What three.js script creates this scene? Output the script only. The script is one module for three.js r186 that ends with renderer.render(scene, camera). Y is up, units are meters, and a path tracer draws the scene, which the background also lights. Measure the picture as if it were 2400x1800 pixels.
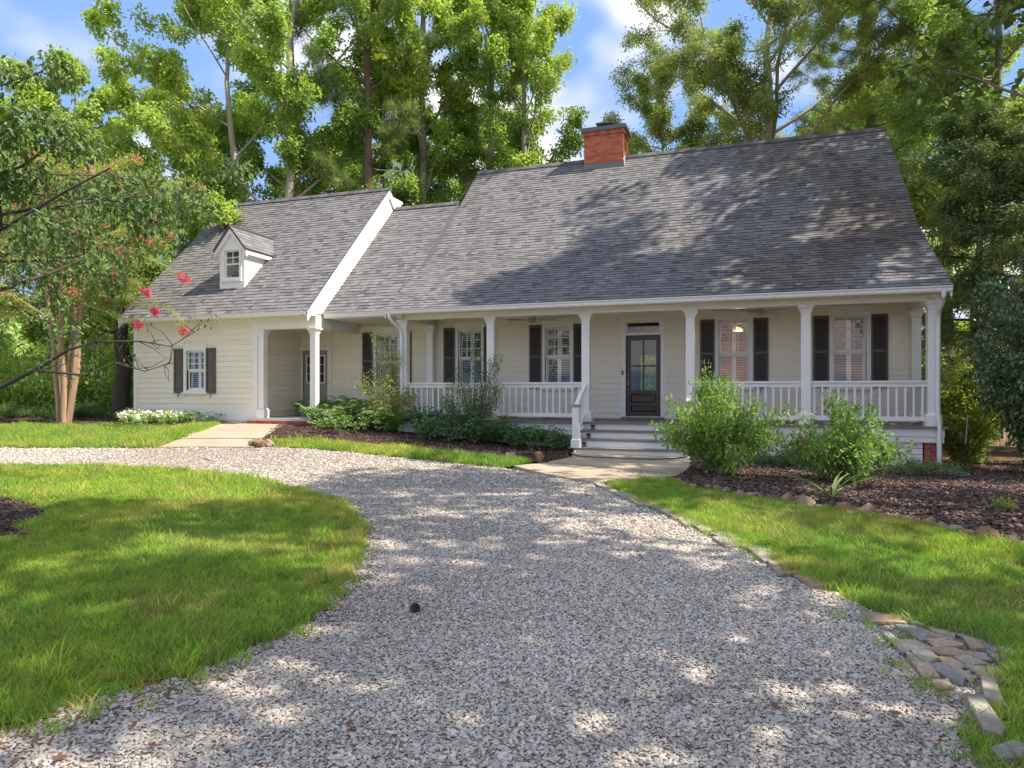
import * as THREE from 'three';
import { mergeGeometries } from 'three/addons/utils/BufferGeometryUtils.js';
import { TessellateModifier } from 'three/addons/modifiers/TessellateModifier.js';

// ---------------------------------------------------------------- camera, sky, sun, exposure
const scene = new THREE.Scene();
const F = 1600, YAW = 18.58 * Math.PI / 180, HORIZON = 918;            // focal length and horizon in photo pixels (2400 x 1800)
const CAM = new THREE.Vector3(1.10, 1.425, 15.9);
const camera = new THREE.PerspectiveCamera(2 * Math.atan(900 / F) * 180 / Math.PI, 4 / 3, 0.1, 900);
camera.position.copy(CAM);
camera.lookAt(CAM.x - Math.sin(YAW), CAM.y, CAM.z - Math.cos(YAW));
camera.setViewOffset(2400, 1800, 0, 900 - HORIZON, 2400, 1800);
const renderer = new THREE.WebGLRenderer({ antialias: true });
renderer.toneMapping = THREE.LinearToneMapping;
renderer.toneMappingExposure = 2.85;
renderer.shadowMap.enabled = true;
const SUN = new THREE.Vector3(0.634, 0.773, -0.025).normalize();
const sun = new THREE.DirectionalLight(new THREE.Color().setRGB(1, 0.87, 0.72), 3.05);
sun.position.copy(SUN).multiplyScalar(80);
sun.castShadow = true; sun.shadow.radius = 1;
Object.assign(sun.shadow.camera, { left: -45, right: 45, top: 45, bottom: -45, near: 1, far: 200 });
sun.shadow.mapSize.set(4096, 4096);
scene.add(sun, sun.target);

function rng(seed) { let a = seed >>> 0; return () => { a = (a + 0x6D2B79F5) | 0; let t = Math.imul(a ^ (a >>> 15), 1 | a); t = (t + Math.imul(t ^ (t >>> 7), 61 | t)) ^ t; return ((t ^ (t >>> 14)) >>> 0) / 4294967296; }; }
const hash = (x, y, z) => { let h = Math.imul(x, 374761393) + Math.imul(y, 668265263) + Math.imul(z, 2147483647); h = Math.imul(h ^ (h >>> 13), 1274126177); return ((h ^ (h >>> 16)) >>> 0) / 4294967296; };
const sm = t => t * t * (3 - 2 * t), S = t => sm(Math.min(1, Math.max(0, t))), mix = (a, b, t) => a + (b - a) * t;
function noise(x, y, z, per = 0) {                                     // value noise, optionally repeating in x and y
  const X = Math.floor(x), Y = Math.floor(y), Z = Math.floor(z), u = sm(x - X), v = sm(y - Y), w = sm(z - Z);
  const m = n => per ? ((n % per) + per) % per : n, h = (i, j, k) => hash(m(X + i), m(Y + j), Z + k);
  return mix(mix(mix(h(0, 0, 0), h(1, 0, 0), u), mix(h(0, 1, 0), h(1, 1, 0), u), v), mix(mix(h(0, 0, 1), h(1, 0, 1), u), mix(h(0, 1, 1), h(1, 1, 1), u), v), w);
}
const fbm = (x, y, z, o = 4, per = 0) => { let s = 0, a = 0.5, n = 0; for (let i = 0; i < o; i++) { s += a * noise(x, y, z + i * 7.3, per); n += a; a /= 2; x *= 2; y *= 2; z *= 2; per *= 2; } return s / n; };
{
  const W = 1024, H = 512, d = new Float32Array(W * H * 4);
  for (let j = 0; j < H; j++) for (let i = 0; i < W; i++) {
    const th = (i + 0.5) / W * 2 * Math.PI - Math.PI, ph = ((j + 0.5) / H - 0.5) * Math.PI;
    const y = Math.sin(ph), x = Math.cos(ph) * Math.cos(th), z = Math.cos(ph) * Math.sin(th), k = (j * W + i) * 4;
    const up = Math.max(0, y), t = Math.pow(1 - up, 2.2);
    let c = [mix(0.095, 0.17, t), mix(0.18, 0.25, t), mix(0.37, 0.40, t)];
    const q = 1 / (up + 0.22), n = fbm(x * q * 2.3 + 75.35, z * q * 2.3 + 160.35, 4.2, 5);
    const cl = S((n - 0.41) / 0.16) * 0.85, wc = [0.60, 0.55, 0.53];
    c = c.map((v, e) => mix(v, wc[e], cl));
    if (y < 0) c = [0.10, 0.11, 0.07];
    d[k] = c[0] * 0.95; d[k + 1] = c[1] * 0.95; d[k + 2] = c[2] * 0.95; d[k + 3] = 1;
  }
  const sky = new THREE.DataTexture(d, W, H, THREE.RGBAFormat, THREE.FloatType);
  sky.mapping = THREE.EquirectangularReflectionMapping; sky.magFilter = sky.minFilter = THREE.LinearFilter; sky.wrapS = THREE.RepeatWrapping; sky.needsUpdate = true;
  scene.background = sky; scene.environment = sky;
}

// ---------------------------------------------------------------- helpers
const R = rng(20240607), rr = (a, b) => a + (b - a) * R();
const lin = (r, g, b) => new THREE.Color().setRGB(r, g, b);
const V3 = (x, y, z) => new THREE.Vector3(x, y, z);
const mat = (r, g, b, rough = 0.8, o = {}) => new THREE.MeshStandardMaterial({ color: lin(r, g, b), roughness: rough, ...o });
const leafMat = (r, g, b, rough = 0.92, tr = 0.42) => new THREE.MeshPhysicalMaterial({ color: lin(r, g, b), roughness: rough, transmission: tr, thickness: 0, side: THREE.DoubleSide });
const used = {};
const numbered = n => { const k = used[n] = (used[n] ?? -1) + 1; return k ? `${n}_${String(k).padStart(3, '0')}` : n; };
function tag(o, label, category, group) { o.userData.label = label; o.userData.category = category; if (group) o.userData.group = group; return o; }
function thing(name, label, category, [x, y, z] = [0, 0, 0], group) { const g = new THREE.Group(); g.name = numbered(name); g.position.set(x, y, z); scene.add(g); return tag(g, label, category, group); }
function mesh(name, geo, m, parent) { const o = new THREE.Mesh(geo, m); o.name = parent ? name : numbered(name); (parent ?? scene).add(o); return o; }
function struct(name, geo, m, parent) { const o = mesh(name, geo, m, parent); o.userData.kind = 'structure'; return o; }
const UNIT = new THREE.BoxGeometry(1, 1, 1);
function box(name, parent, m, x0, x1, y0, y1, z0, z1) { const o = mesh(name, UNIT, m, parent); o.position.set((x0 + x1) / 2, (y0 + y1) / 2, (z0 + z1) / 2); o.scale.set(x1 - x0, y1 - y0, z1 - z0); return o; }
function bg(x0, x1, y0, y1, z0, z1) { const g = new THREE.BoxGeometry(x1 - x0, y1 - y0, z1 - z0); g.translate((x0 + x1) / 2, (y0 + y1) / 2, (z0 + z1) / 2); return g; }
const merge = gs => { const n = gs.map(g => { const k = g.index ? g.toNonIndexed() : g; for (const a of Object.keys(k.attributes)) if (a !== 'position' && a !== 'normal' && a !== 'color') k.deleteAttribute(a); return k; }); return mergeGeometries(n); };
function tris(p, col) { const g = new THREE.BufferGeometry(); g.setAttribute('position', new THREE.Float32BufferAttribute(p, 3)); if (col) g.setAttribute('color', new THREE.Float32BufferAttribute(col, 3)); g.computeVertexNormals(); return g; }
function tube(pts, radii, sides = 6) {                                  // tapered tube through points
  const p = [], N = pts.length, ring = [];
  for (let i = 0; i < N; i++) {
    const a = pts[Math.max(0, i - 1)], b = pts[Math.min(N - 1, i + 1)], d = V3(b.x - a.x, b.y - a.y, b.z - a.z).normalize();
    const u = Math.abs(d.y) > 0.9 ? V3(1, 0, 0) : V3(0, 1, 0), e = V3().crossVectors(d, u).normalize(), f = V3().crossVectors(d, e);
    ring.push([...Array(sides).keys()].map(k => { const t = k / sides * 2 * Math.PI; return V3().copy(pts[i]).addScaledVector(e, Math.cos(t) * radii[i]).addScaledVector(f, Math.sin(t) * radii[i]); }));
  }
  const g = new THREE.BufferGeometry(), nn = [], idx = [];
  ring.forEach((r, i) => r.forEach(v => { p.push(v.x, v.y, v.z); nn.push(v.x - pts[i].x, v.y - pts[i].y, v.z - pts[i].z); }));
  for (let i = 0; i < N - 1; i++) for (let k = 0; k < sides; k++) { const a = i * sides + k, b = i * sides + (k + 1) % sides, c = a + sides, d = b + sides; idx.push(a, b, c, b, d, c); }
  g.setAttribute('position', new THREE.Float32BufferAttribute(p, 3)); g.setAttribute('normal', new THREE.Float32BufferAttribute(nn, 3)); g.setIndex(idx); g.normalizeNormals();
  return g;
}
function squareLoft(prof) {                                             // square-section post from [half width, height] steps
  const p = [], q = (a, b, c, d) => p.push(...a, ...b, ...c, ...a, ...c, ...d);
  for (let i = 0; i < prof.length - 1; i++) { const [w, y] = prof[i], [W, Y] = prof[i + 1]; const c = [[-1, 1], [1, 1], [1, -1], [-1, -1]];
    for (let k = 0; k < 4; k++) { const a = c[k], b = c[(k + 1) % 4]; q([a[0] * w, y, a[1] * w], [b[0] * w, y, b[1] * w], [b[0] * W, Y, b[1] * W], [a[0] * W, Y, a[1] * W]); } }
  const [w, y] = prof[prof.length - 1]; q([-w, y, w], [w, y, w], [w, y, -w], [-w, y, -w]);
  return tris(p);
}
function texture(size, fn, srgb = true) { const d = new Uint8Array(size * size * 4); for (let j = 0; j < size; j++) for (let i = 0; i < size; i++) { const c = fn(i / size, j / size); for (let e = 0; e < 3; e++) d[(j * size + i) * 4 + e] = Math.max(0, Math.min(255, c[e] * 255)); d[(j * size + i) * 4 + 3] = 255; }
  const t = new THREE.DataTexture(d, size, size); t.wrapS = t.wrapT = THREE.RepeatWrapping; t.magFilter = THREE.LinearFilter; if (srgb) t.colorSpace = THREE.SRGBColorSpace; t.needsUpdate = true; return t; }

// ground height: level drive, rising to the garage, falling a little past the porch's right corner
const G = (x, z) => 0.5 * S((-1 - x) / 9.5) * S((7.5 - z) / 6.5) - 0.2 * S((x - 0.5) / 4.5) * S((6 - z) / 5);
const K = 2400 / 2212;
const fw = [-Math.sin(YAW), -Math.cos(YAW)], rt = [Math.cos(YAW), -Math.sin(YAW)];
function gp(px, py) {                                                   // photo pixel (2212 wide) on the ground -> [x, z]
  const a = (px * K - 1200) / F, b = (HORIZON - py * K) / F, dx = fw[0] + rt[0] * a, dz = fw[1] + rt[1] * a;
  let t = 1; for (let i = 0; i < 4000; i++) { if (CAM.y + b * t <= G(CAM.x + dx * t, CAM.z + dz * t)) break; t += 0.01; }
  return [CAM.x + dx * t, CAM.z + dz * t];
}
const spot = (px, d) => [CAM.x + fw[0] * d + rt[0] * (px - 1200) / F * d, CAM.z + fw[1] * d + rt[1] * (px - 1200) / F * d];   // column of the photo (2400 wide) at a depth
const depth = (x, z) => (x - CAM.x) * fw[0] + (z - CAM.z) * fw[1];
const column = (x, z) => (((x - CAM.x) * rt[0] + (z - CAM.z) * rt[1]) / depth(x, z)) * F + 1200;
const inPoly = (x, z, P) => { let c = false; for (let i = 0, j = P.length - 1; i < P.length; j = i++) { const [a, b] = P[i], [p, q] = P[j]; if ((b > z) !== (q > z) && x < (p - a) * (z - b) / (q - b) + a) c = !c; } return c; };
const smooth = (P, n = 4) => { const c = new THREE.CatmullRomCurve3(P.map(([x, z]) => V3(x, 0, z)), true, 'catmullrom', 0.5); return c.getPoints(P.length * n).slice(0, -1).map(v => [v.x, v.z]); };
function sheet(name, P, m, lift, edge = 0.5) {                          // a ground region that follows G
  let g = new THREE.ShapeGeometry(new THREE.Shape(P.map(([x, z]) => new THREE.Vector2(x, -z))));
  g = new TessellateModifier(edge, 8).modify(g.toNonIndexed());
  const p = g.attributes.position, uv = new Float32Array(p.count * 2);
  for (let i = 0; i < p.count; i++) { const x = p.getX(i), z = -p.getY(i); p.setXYZ(i, x, G(x, z) + lift, z); uv[2 * i] = x; uv[2 * i + 1] = -z; }
  g.setAttribute('uv', new THREE.BufferAttribute(uv, 2)); g.computeVertexNormals();
  return struct(name, g, m);
}
function instances(name, geo, m, list, parent, tint) {                  // list of [x,y,z, rx,ry,rz, sx,sy,sz]; one countless mass
  const o = new THREE.InstancedMesh(geo, m, list.length), d = new THREE.Object3D();
  list.forEach((a, i) => { d.position.set(a[0], a[1], a[2]); d.rotation.set(a[3], a[4], a[5]); d.scale.set(a[6], a[7] ?? a[6], a[8] ?? a[6]); d.updateMatrix(); o.setMatrixAt(i, d.matrix); if (tint) o.setColorAt(i, tint(a, i)); });
  o.name = parent ? name : numbered(name); o.userData.kind = 'stuff'; (parent ?? scene).add(o); return o;
}

// ---------------------------------------------------------------- ground, drive, lawns, beds, walks
const T = {};
T.grain = texture(256, (u, v) => { const n = fbm(u * 16, v * 16, 1, 4, 16); return [n, n, n]; }, false);
T.soil = texture(512, (u, v) => { const n = fbm(u * 24, v * 24, 3, 4, 24), k = fbm(u * 5, v * 5, 8, 3, 5); const s = 0.3 + 0.45 * n; return [s * (0.62 + 0.25 * k), s * (0.5 + 0.16 * k), s * 0.38]; });
T.turf = texture(512, (u, v) => { const n = fbm(u * 40, v * 40, 5, 3, 40), k = fbm(u * 6, v * 6, 2, 3, 6); return [0.20 + 0.22 * n + 0.10 * k, 0.34 + 0.26 * n + 0.04 * k, 0.07 + 0.06 * n]; });
T.pebble = texture(1024, (u, v) => {                                     // small stones: nearest-cell pattern
  const n = 64, x = u * n, y = v * n, X = Math.floor(x), Y = Math.floor(y); let d1 = 9, d2 = 9, id = 0;
  for (let j = -1; j <= 1; j++) for (let i = -1; i <= 1; i++) { const a = (X + i + n) % n, b = (Y + j + n) % n, h1 = hash(a, b, 1), h2 = hash(a, b, 2), e = (X + i + h1 - x) ** 2 + (Y + j + h2 - y) ** 2; if (e < d1) { d2 = d1; d1 = e; id = hash(a, b, 3); } else if (e < d2) d2 = e; }
  const t = 0.56 + 0.28 * id + 0.06 * noise(x * 4, y * 4, 1), gap = S((Math.sqrt(d2) - Math.sqrt(d1)) / 0.14), s = mix(0.36, t, gap); return [s * 1.02, s * (0.955 + 0.02 * id), s * 0.9];
});
T.pebbleBump = texture(1024, (u, v) => { const n = 64, x = u * n, y = v * n, X = Math.floor(x), Y = Math.floor(y); let d1 = 9, d2 = 9; for (let j = -1; j <= 1; j++) for (let i = -1; i <= 1; i++) { const a = (X + i + n) % n, b = (Y + j + n) % n, e = (X + i + hash(a, b, 1) - x) ** 2 + (Y + j + hash(a, b, 2) - y) ** 2; if (e < d1) { d2 = d1; d1 = e; } else if (e < d2) d2 = e; } const s = Math.min(1, (Math.sqrt(d2) - Math.sqrt(d1)) * 1.6); return [s, s, s]; }, false);
T.concrete = texture(512, (u, v) => { const n = fbm(u * 60, v * 60, 2, 3, 60), k = fbm(u * 4, v * 4, 6, 4, 4); const s = 0.62 + 0.10 * n + 0.16 * k; return [s, s * 0.965, s * 0.90]; });
T.bark = texture(256, (u, v) => { const n = fbm(u * 18, v * 4, 2, 4, 18), s = 0.35 + 0.5 * n; return [s, s * 0.92, s * 0.84]; });
const rep = (t, s) => { const c = t.clone(); c.repeat.set(s, s); c.needsUpdate = true; return c; };
const M = {
  soil: new THREE.MeshStandardMaterial({ map: rep(T.soil, 0.35), roughness: 1, bumpMap: rep(T.grain, 0.9), bumpScale: 0.03 }),
  mulch: new THREE.MeshStandardMaterial({ map: rep(T.soil, 0.8), color: lin(0.55, 0.42, 0.40), roughness: 1, bumpMap: rep(T.grain, 2), bumpScale: 0.03 }),
  turf: new THREE.MeshStandardMaterial({ map: rep(T.turf, 0.7), roughness: 1 }),
  gravel: new THREE.MeshStandardMaterial({ map: rep(T.pebble, 0.85), color: lin(0.86, 0.85, 0.84), roughness: 0.95, bumpMap: rep(T.pebbleBump, 0.85), bumpScale: 0.012 }),
  concrete: new THREE.MeshStandardMaterial({ map: rep(T.concrete, 0.45), color: lin(0.80, 0.72, 0.62), roughness: 0.9, bumpMap: rep(T.grain, 3), bumpScale: 0.003 }),
};
{
  const N = 170, g = new THREE.PlaneGeometry(2, 2, N, N), p = g.attributes.position, uv = g.attributes.uv;
  for (let i = 0; i < p.count; i++) { const f = t => Math.sign(t) * Math.pow(Math.abs(t), 2.6) * 320, x = f(p.getX(i)) - 3, z = f(-p.getY(i)) + 4; p.setXYZ(i, x, G(x, z) - 0.05, z); uv.setXY(i, x, -z); }
  g.computeVertexNormals(); struct('ground', g, M.soil);
}
const px = L => L.map(([a, b]) => gp(a, b));
// far edge of the drive (house side), then round behind the camera
const FZ = ([a, b]) => gp((1900 + a * 0.25316) / K, (1380 + b * 0.25316) / K);
const flagPatch = [[395, 250], [760, 270], [1000, 290], [1530, 400], [1985, 570], [1990, 780], [1850, 930], [1320, 960], [1120, 890], [950, 740], [760, 560], [590, 340]].map(FZ);
const farEdge = px([[0, 967], [180, 968], [340, 968], [590, 966], [680, 970], [760, 978], [900, 992], [1000, 1003], [1085, 1011], [1190, 1031], [1290, 1047]]);
const lawnEdge = px([[1370, 1076], [1450, 1111], [1530, 1151], [1600, 1185], [1650, 1203], [1700, 1236], [1760, 1263], [1800, 1281], [1865, 1310], [1935, 1345]]);
const stoneEdge = px([[1885, 1350], [1940, 1425], [2020, 1505], [2072, 1560], [2088, 1620], [2085, 1659]]);
const drivePoly = [[-34, 7.5], [-22, 5.6], ...farEdge, ...lawnEdge, [3.2, 11.2], [3.0, 13.2], [2.6, 15], [2.6, 19], [-4, 22], [-20, 21], [-34, 16]];
sheet('gravel_drive', drivePoly, M.gravel, 0, 0.45);
const islandEdge = px([[0, 1011], [120, 1011], [240, 1014], [400, 1022], [560, 1042], [680, 1072], [750, 1103], [783, 1140], [778, 1185], [742, 1262], [682, 1322], [600, 1372], [500, 1422], [400, 1462], [250, 1512], [100, 1552], [0, 1577]]);
const island = smooth([...islandEdge, [-3.4, 14.6], [-7, 15.6], [-12, 15], [-16, 12], [-15.5, 9.2]], 9).map(([x, z]) => [x + (fbm(x * 3.1, z * 3.1, 21, 3) - 0.5) * 0.3, z + (fbm(x * 3.1, z * 3.1, 22, 3) - 0.5) * 0.3]);
const outset = (P, d, f) => { const c = P.reduce((a, p) => [a[0] + p[0] / P.length, a[1] + p[1] / P.length], [0, 0]); return P.map(([x, z]) => { const L = Math.hypot(x - c[0], z - c[1]), k = 1 + (d * (0.2 + 1.6 * noise(x * f, z * f, 4))) / L; return [c[0] + (x - c[0]) * k, c[1] + (z - c[1]) * k]; }); };
sheet('lawn_edge_soil', outset(island, 0.16, 2.3), M.soil, 0.006, 0.5);
sheet('island_lawn', island, M.turf, 0.012, 0.5);
const ring = smooth([...px([[0, 1079], [60, 1090], [97, 1108], [88, 1128], [55, 1147], [0, 1170]]), [-8.6, 11.2], [-9.6, 10.6], [-9.8, 9.6], [-9, 9.0]], 3);
sheet('island_mulch_ring', ring, M.mulch, 0.03, 0.4);
const rightTop = px([[1310, 1047], [1380, 1040], [1440, 1038], [1500, 1056], [1600, 1077], [1700, 1093], [1800, 1108], [1880, 1119], [1950, 1133], [2040, 1152], [2130, 1169], [2212, 1188]]);
const rightLawn = [...lawnEdge.slice().reverse(), ...px([[1330, 1060]]), ...rightTop, [4.6, 9.6], [6.5, 11.5], [6.5, 15.5], [2.55, 15.5], ...px([[2100, 1640], [2095, 1560], [2130, 1480]]), ...px([[2200, 1425], [2110, 1385], [2010, 1362]])];
sheet('right_lawn', rightLawn, M.turf, 0.012, 0.5);
const rightBed = [...rightTop.slice(2), [5.2, 9.2], [9, 8.5], [9, -3], [5.0, -3], [5.0, 0.1], [0.1, 0.1], [0.1, 1.6], ...px([[1490, 1012], [1478, 1028]])];
sheet('right_mulch_bed', rightBed, M.mulch, 0.02, 0.5);
const stripBack = px([[1150, 1000], [1075, 992], [985, 985], [900, 975], [800, 963], [690, 955], [595, 955]]);
const strip = [...farEdge.slice(3, 9), ...px([[1125, 1004]]), ...stripBack];
sheet('lawn_strip', strip, M.turf, 0.012, 0.4);
const midBed = [...stripBack.slice().reverse(), ...px([[1160, 1001], [1180, 1002], [1232, 990]]), [-2.55, 1.2], [-2.55, 0.1], [-7.3, 0.1], [-7.3, -2.3], [-10.8, -2.3], [-10.7, 0.4], ...px([[622, 913], [560, 957]])];
sheet('middle_mulch_bed', midBed, M.mulch, 0.02, 0.4);
const leftBack = px([[0, 921], [100, 921], [200, 922], [300, 926], [400, 924], [470, 917], [520, 908]]);
const leftLawn = [[-34, 4], [-22, 4.4], ...leftBack, ...px([[440, 933], [340, 968], [180, 968], [0, 967]]), [-22, 5.6], [-34, 7.5]];
sheet('left_lawn', leftLawn, M.turf, 0.012, 0.5);
const leftBed = [[-34, 4], [-22, 4.4], ...leftBack, [-11.8, 0.3], [-11.8, 0.02], [-16.4, 0.02], [-16.6, -9], [-34, -9]];
sheet('left_mulch_bed', leftBed, M.mulch, 0.02, 0.5);
function slab(name, P, thick, m) {                                       // concrete with a real edge
  let top = new THREE.ShapeGeometry(new THREE.Shape(P.map(([x, z]) => new THREE.Vector2(x, -z))));
  top = new TessellateModifier(0.4, 7).modify(top.toNonIndexed());
  const pos = [], a = top.attributes.position;
  for (let i = 0; i < a.count; i++) { const x = a.getX(i), z = -a.getY(i); pos.push(x, G(x, z) + thick, z); }
  const ccw = P.reduce((s, [x, z], i) => { const [X, Z] = P[(i + 1) % P.length]; return s + (X - x) * (Z + z); }, 0) > 0;
  P.forEach(([x, z], i) => { let [X, Z] = P[(i + 1) % P.length]; let A = [x, z], B = [X, Z]; if (!ccw) [A, B] = [B, A]; const q = ([u, w], y) => [u, G(u, w) + y, w]; pos.push(...q(A, -0.05), ...q(B, thick), ...q(B, -0.05), ...q(A, -0.05), ...q(A, thick), ...q(B, thick)); });
  const g = tris(pos), uv = new Float32Array(pos.length / 3 * 2); for (let i = 0; i < pos.length / 3; i++) { uv[2 * i] = pos[3 * i] + pos[3 * i + 1]; uv[2 * i + 1] = -pos[3 * i + 2]; }
  g.setAttribute('uv', new THREE.BufferAttribute(uv, 2)); return struct(name, g, m);
}
// garage walk in two pours with an open joint, front walk in two
{
  const A = px([[342, 969], [548, 968.5], [570, 951], [385, 951.5]]), B = px([[388, 950.5], [571, 950], [641, 913.5], [505, 913.5]]);
  slab('garage_walk', A, 0.03, M.concrete); slab('garage_walk_upper', B, 0.034, M.concrete);
  const C = px([[1110, 1009], [1190, 1030], [1290, 1046], [1400, 1039], [1468, 1030], [1310, 1014], [1180, 1002.5]]), D = [...px([[1183, 1001.5], [1312, 1013], [1472, 1028.5], [1492, 1008]]), [0.12, 1.0], [-2.5, 1.0], ...px([[1236, 990]])];
  slab('front_walk', C, 0.03, M.concrete); slab('front_walk_upper', D, 0.033, M.concrete);
}
// grass blades
const bladeMat = leafMat(0.27, 0.47, 0.035, 0.92, 0.45);
function clump(n, rad, h0, h1, w, lean, seed) {
  const q = rng(seed), p = [];
  for (let i = 0; i < n; i++) { const a = q() * 6.283, d = Math.sqrt(q()) * rad, x = Math.cos(a) * d, z = Math.sin(a) * d, h = h0 + (h1 - h0) * q(), t = q() * 6.283, l = lean * (0.3 + q()), lx = Math.cos(t) * l, lz = Math.sin(t) * l, b = q() * 3.14, ex = Math.cos(b) * w, ez = Math.sin(b) * w;
    const A = [x - ex, 0, z - ez], B = [x + ex, 0, z + ez], C = [x + lx * 0.35 + ex * 0.8, h * 0.6, z + lz * 0.35 + ez * 0.8], D = [x + lx * 0.35 - ex * 0.8, h * 0.6, z + lz * 0.35 - ez * 0.8], E = [x + lx, h, z + lz];
    p.push(...A, ...B, ...C, ...A, ...C, ...D, ...D, ...C, ...E); }
  return tris(p);
}
const tuft = clump(18, 0.05, 0.028, 0.075, 0.0026, 0.045, 11);
const grassTint = (a) => { const k = fbm(a[0] * 0.9, a[2] * 0.9, 2, 3), j = 0.55 + 0.8 * hash(Math.floor(a[0] * 997), Math.floor(a[2] * 991), 3), y = hash(Math.floor(a[0] * 983), Math.floor(a[2] * 977), 5) > 0.9 ? 1.6 : 1; const dry = S((fbm(a[0] * 1.3 + 5, a[2] * 1.3, 15, 4) - 0.53) / 0.12); return lin(j * y * (0.66 + 0.85 * k) * (1 + 0.28 * dry), j * (0.84 + 0.34 * k), j * y * y * (0.8 + 0.2 * k) * (1 + 0.9 * dry)); };
function lawnBlades(name, P, near, far, skip = [], tall = 1.5) {
  const q = rng(name.length * 77 + 5), L = [], xs = P.map(a => a[0]), zs = P.map(a => a[1]), x0 = Math.min(...xs), x1 = Math.max(...xs), z0 = Math.min(...zs), z1 = Math.max(...zs);
  const n = Math.floor((x1 - x0) * (z1 - z0) * near);
  for (let i = 0; i < n; i++) { const x = x0 + (x1 - x0) * q(), z = z0 + (z1 - z0) * q(), keep = q(), s = q(), t = q(), d = depth(x, z), c = column(x, z); if (d < 0.8 || (d > 7 ? c < -700 || c > 3100 : c < -3200 || c > 5600) || !inPoly(x, z, P) || skip.some(k => inPoly(x, z, k))) continue;
    const den = mix(near, far, S((d - 4) / 9)); if (keep > den / near) continue; const patch = fbm(x * 1.7, z * 1.7, 12, 3); if (patch < 0.36 && q() > 0.55) continue; const k = (0.55 + 0.7 * s) * (0.55 + 1.0 * patch) * (q() > 0.95 ? 1.5 : 1) * mix(1, tall, S((d - 4) / 9)); L.push([x, G(x, z) + 0.008, z, (q() - 0.5) * 0.3, t * 6.283, (q() - 0.5) * 0.3, k, k * (0.8 + 0.4 * q()), k]); }
  return instances(name, tuft, bladeMat, L, null, grassTint);
}
tag(lawnBlades('island_grass', island, 950, 420, [ring]), 'uneven mown grass of the rounded lawn inside the gravel loop', 'grass');
tag(lawnBlades('right_grass', rightLawn, 900, 720, [], 1.0), 'dappled grass of the lawn between gravel edge and stone border', 'grass');
tag(lawnBlades('strip_grass', strip, 620, 520), 'bright narrow grass strip along the gravel before the porch bed', 'grass');
tag(lawnBlades('left_grass', leftLawn, 480, 380), 'sunlit grass band between the gravel and the garage flower bed', 'grass');
{ // stray grass along the ragged edges of the drive
  const q = rng(91), L = []; const E = [...islandEdge.map((p, i) => [p, islandEdge[i + 1]]), ...lawnEdge.map((p, i) => [p, lawnEdge[i + 1]]), ...stoneEdge.map((p, i) => [p, stoneEdge[i + 1]])].filter(e => e[1]);
  for (const [a, b] of E) { const n = Math.hypot(a[0] - b[0], a[1] - b[1]) * (a[0] > 1.5 ? 9 : 30); for (let i = 0; i < n; i++) { const t = q(), s = (q() + q() + q() - 1.5) * 0.17, x = mix(a[0], b[0], t) + s, z = mix(a[1], b[1], t) + s * 0.6; L.push([x, G(x, z) + 0.008, z, (q() - 0.5) * 0.5, q() * 6.28, (q() - 0.5) * 0.5, 0.6 + q() * 0.8]); } }
  tag(instances('edge_grass', tuft, bladeMat, L, null, grassTint), 'stray grass tufts creeping over the edge of the gravel', 'grass');
}
// gravel stones
{
  const stone = seed => { const q = rng(seed), g = new THREE.IcosahedronGeometry(0.5, 0), p = g.attributes.position, m = {}; for (let i = 0; i < p.count; i++) { const k = [p.getX(i), p.getY(i), p.getZ(i)].map(v => v.toFixed(3)).join(); m[k] ??= 0.72 + 0.5 * q(); p.setXYZ(i, p.getX(i) * m[k] * 1.25, p.getY(i) * m[k] * 0.62, p.getZ(i) * m[k] * 0.95); } const h = g.toNonIndexed(); h.computeVertexNormals(); h.deleteAttribute('uv'); return h; };
  const gs = [stone(3), stone(4), stone(5), stone(6)], lists = [[], [], [], []], q = rng(404), avoid = [island, rightLawn, strip];
  const sm0 = mat(1, 1, 1, 0.9);
  const put = (x, z, d) => { const big = q() > 0.97 ? 1.7 : 1, s = (0.0085 + 0.0115 * q()) * big * mix(1, 1.9, S((d - 4) / 9)); lists[Math.floor(q() * 4)].push([x, G(x, z) + s * 0.12 + q() * 0.006, z, (q() - 0.5) * 0.9, q() * 6.283, (q() - 0.5) * 0.9, s * (0.9 + 0.5 * q()), s, s]); };
  const bands = [[2.2, 4.2, 6800], [4.2, 6.5, 4800], [6.5, 10, 2000], [10, 18, 600]];
  for (const [d0, d1, den] of bands) { const n = Math.floor((d1 - d0) * (d1 * 2.3) * den); for (let i = 0; i < n; i++) { const d = mix(d0, d1, q()), c = (q() - 0.5) * 2.3 * d1, x = CAM.x + fw[0] * d + rt[0] * c, z = CAM.z + fw[1] * d + rt[1] * c; const j = (noise(x * 6, z * 6, 3) - 0.5) * 0.16; if (!inPoly(x + j, z + j, drivePoly) || avoid.some(P => inPoly(x + j, z + j, P)) || (q() > 0.12 && inPoly(x, z, flagPatch))) continue; put(x, z, d); } }
  const root = new THREE.Group(); root.name = 'gravel_stones'; root.userData.kind = 'stuff'; scene.add(root); tag(root, 'loose pale grey crushed stone covering the driveway', 'gravel');
  lists.forEach((L, i) => instances('gravel_stone_mass', gs[i], sm0, L, root, a => { const h = hash(Math.floor(a[0] * 9973), Math.floor(a[2] * 9967), 7), w = hash(Math.floor(a[0] * 9973), Math.floor(a[2] * 9967), 8), dirt = fbm(a[0] * 0.8, a[2] * 0.8, 6, 3), b = (0.27 + 0.31 * h) * (0.76 + 0.48 * dirt), t = w > 0.965 ? [1.12, 0.82, 0.64] : w > 0.9 ? [1.08, 0.96, 0.8] : [1.035, 0.975, 0.88]; return lin(b * t[0], b * t[1], b * t[2]); }));
}
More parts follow.
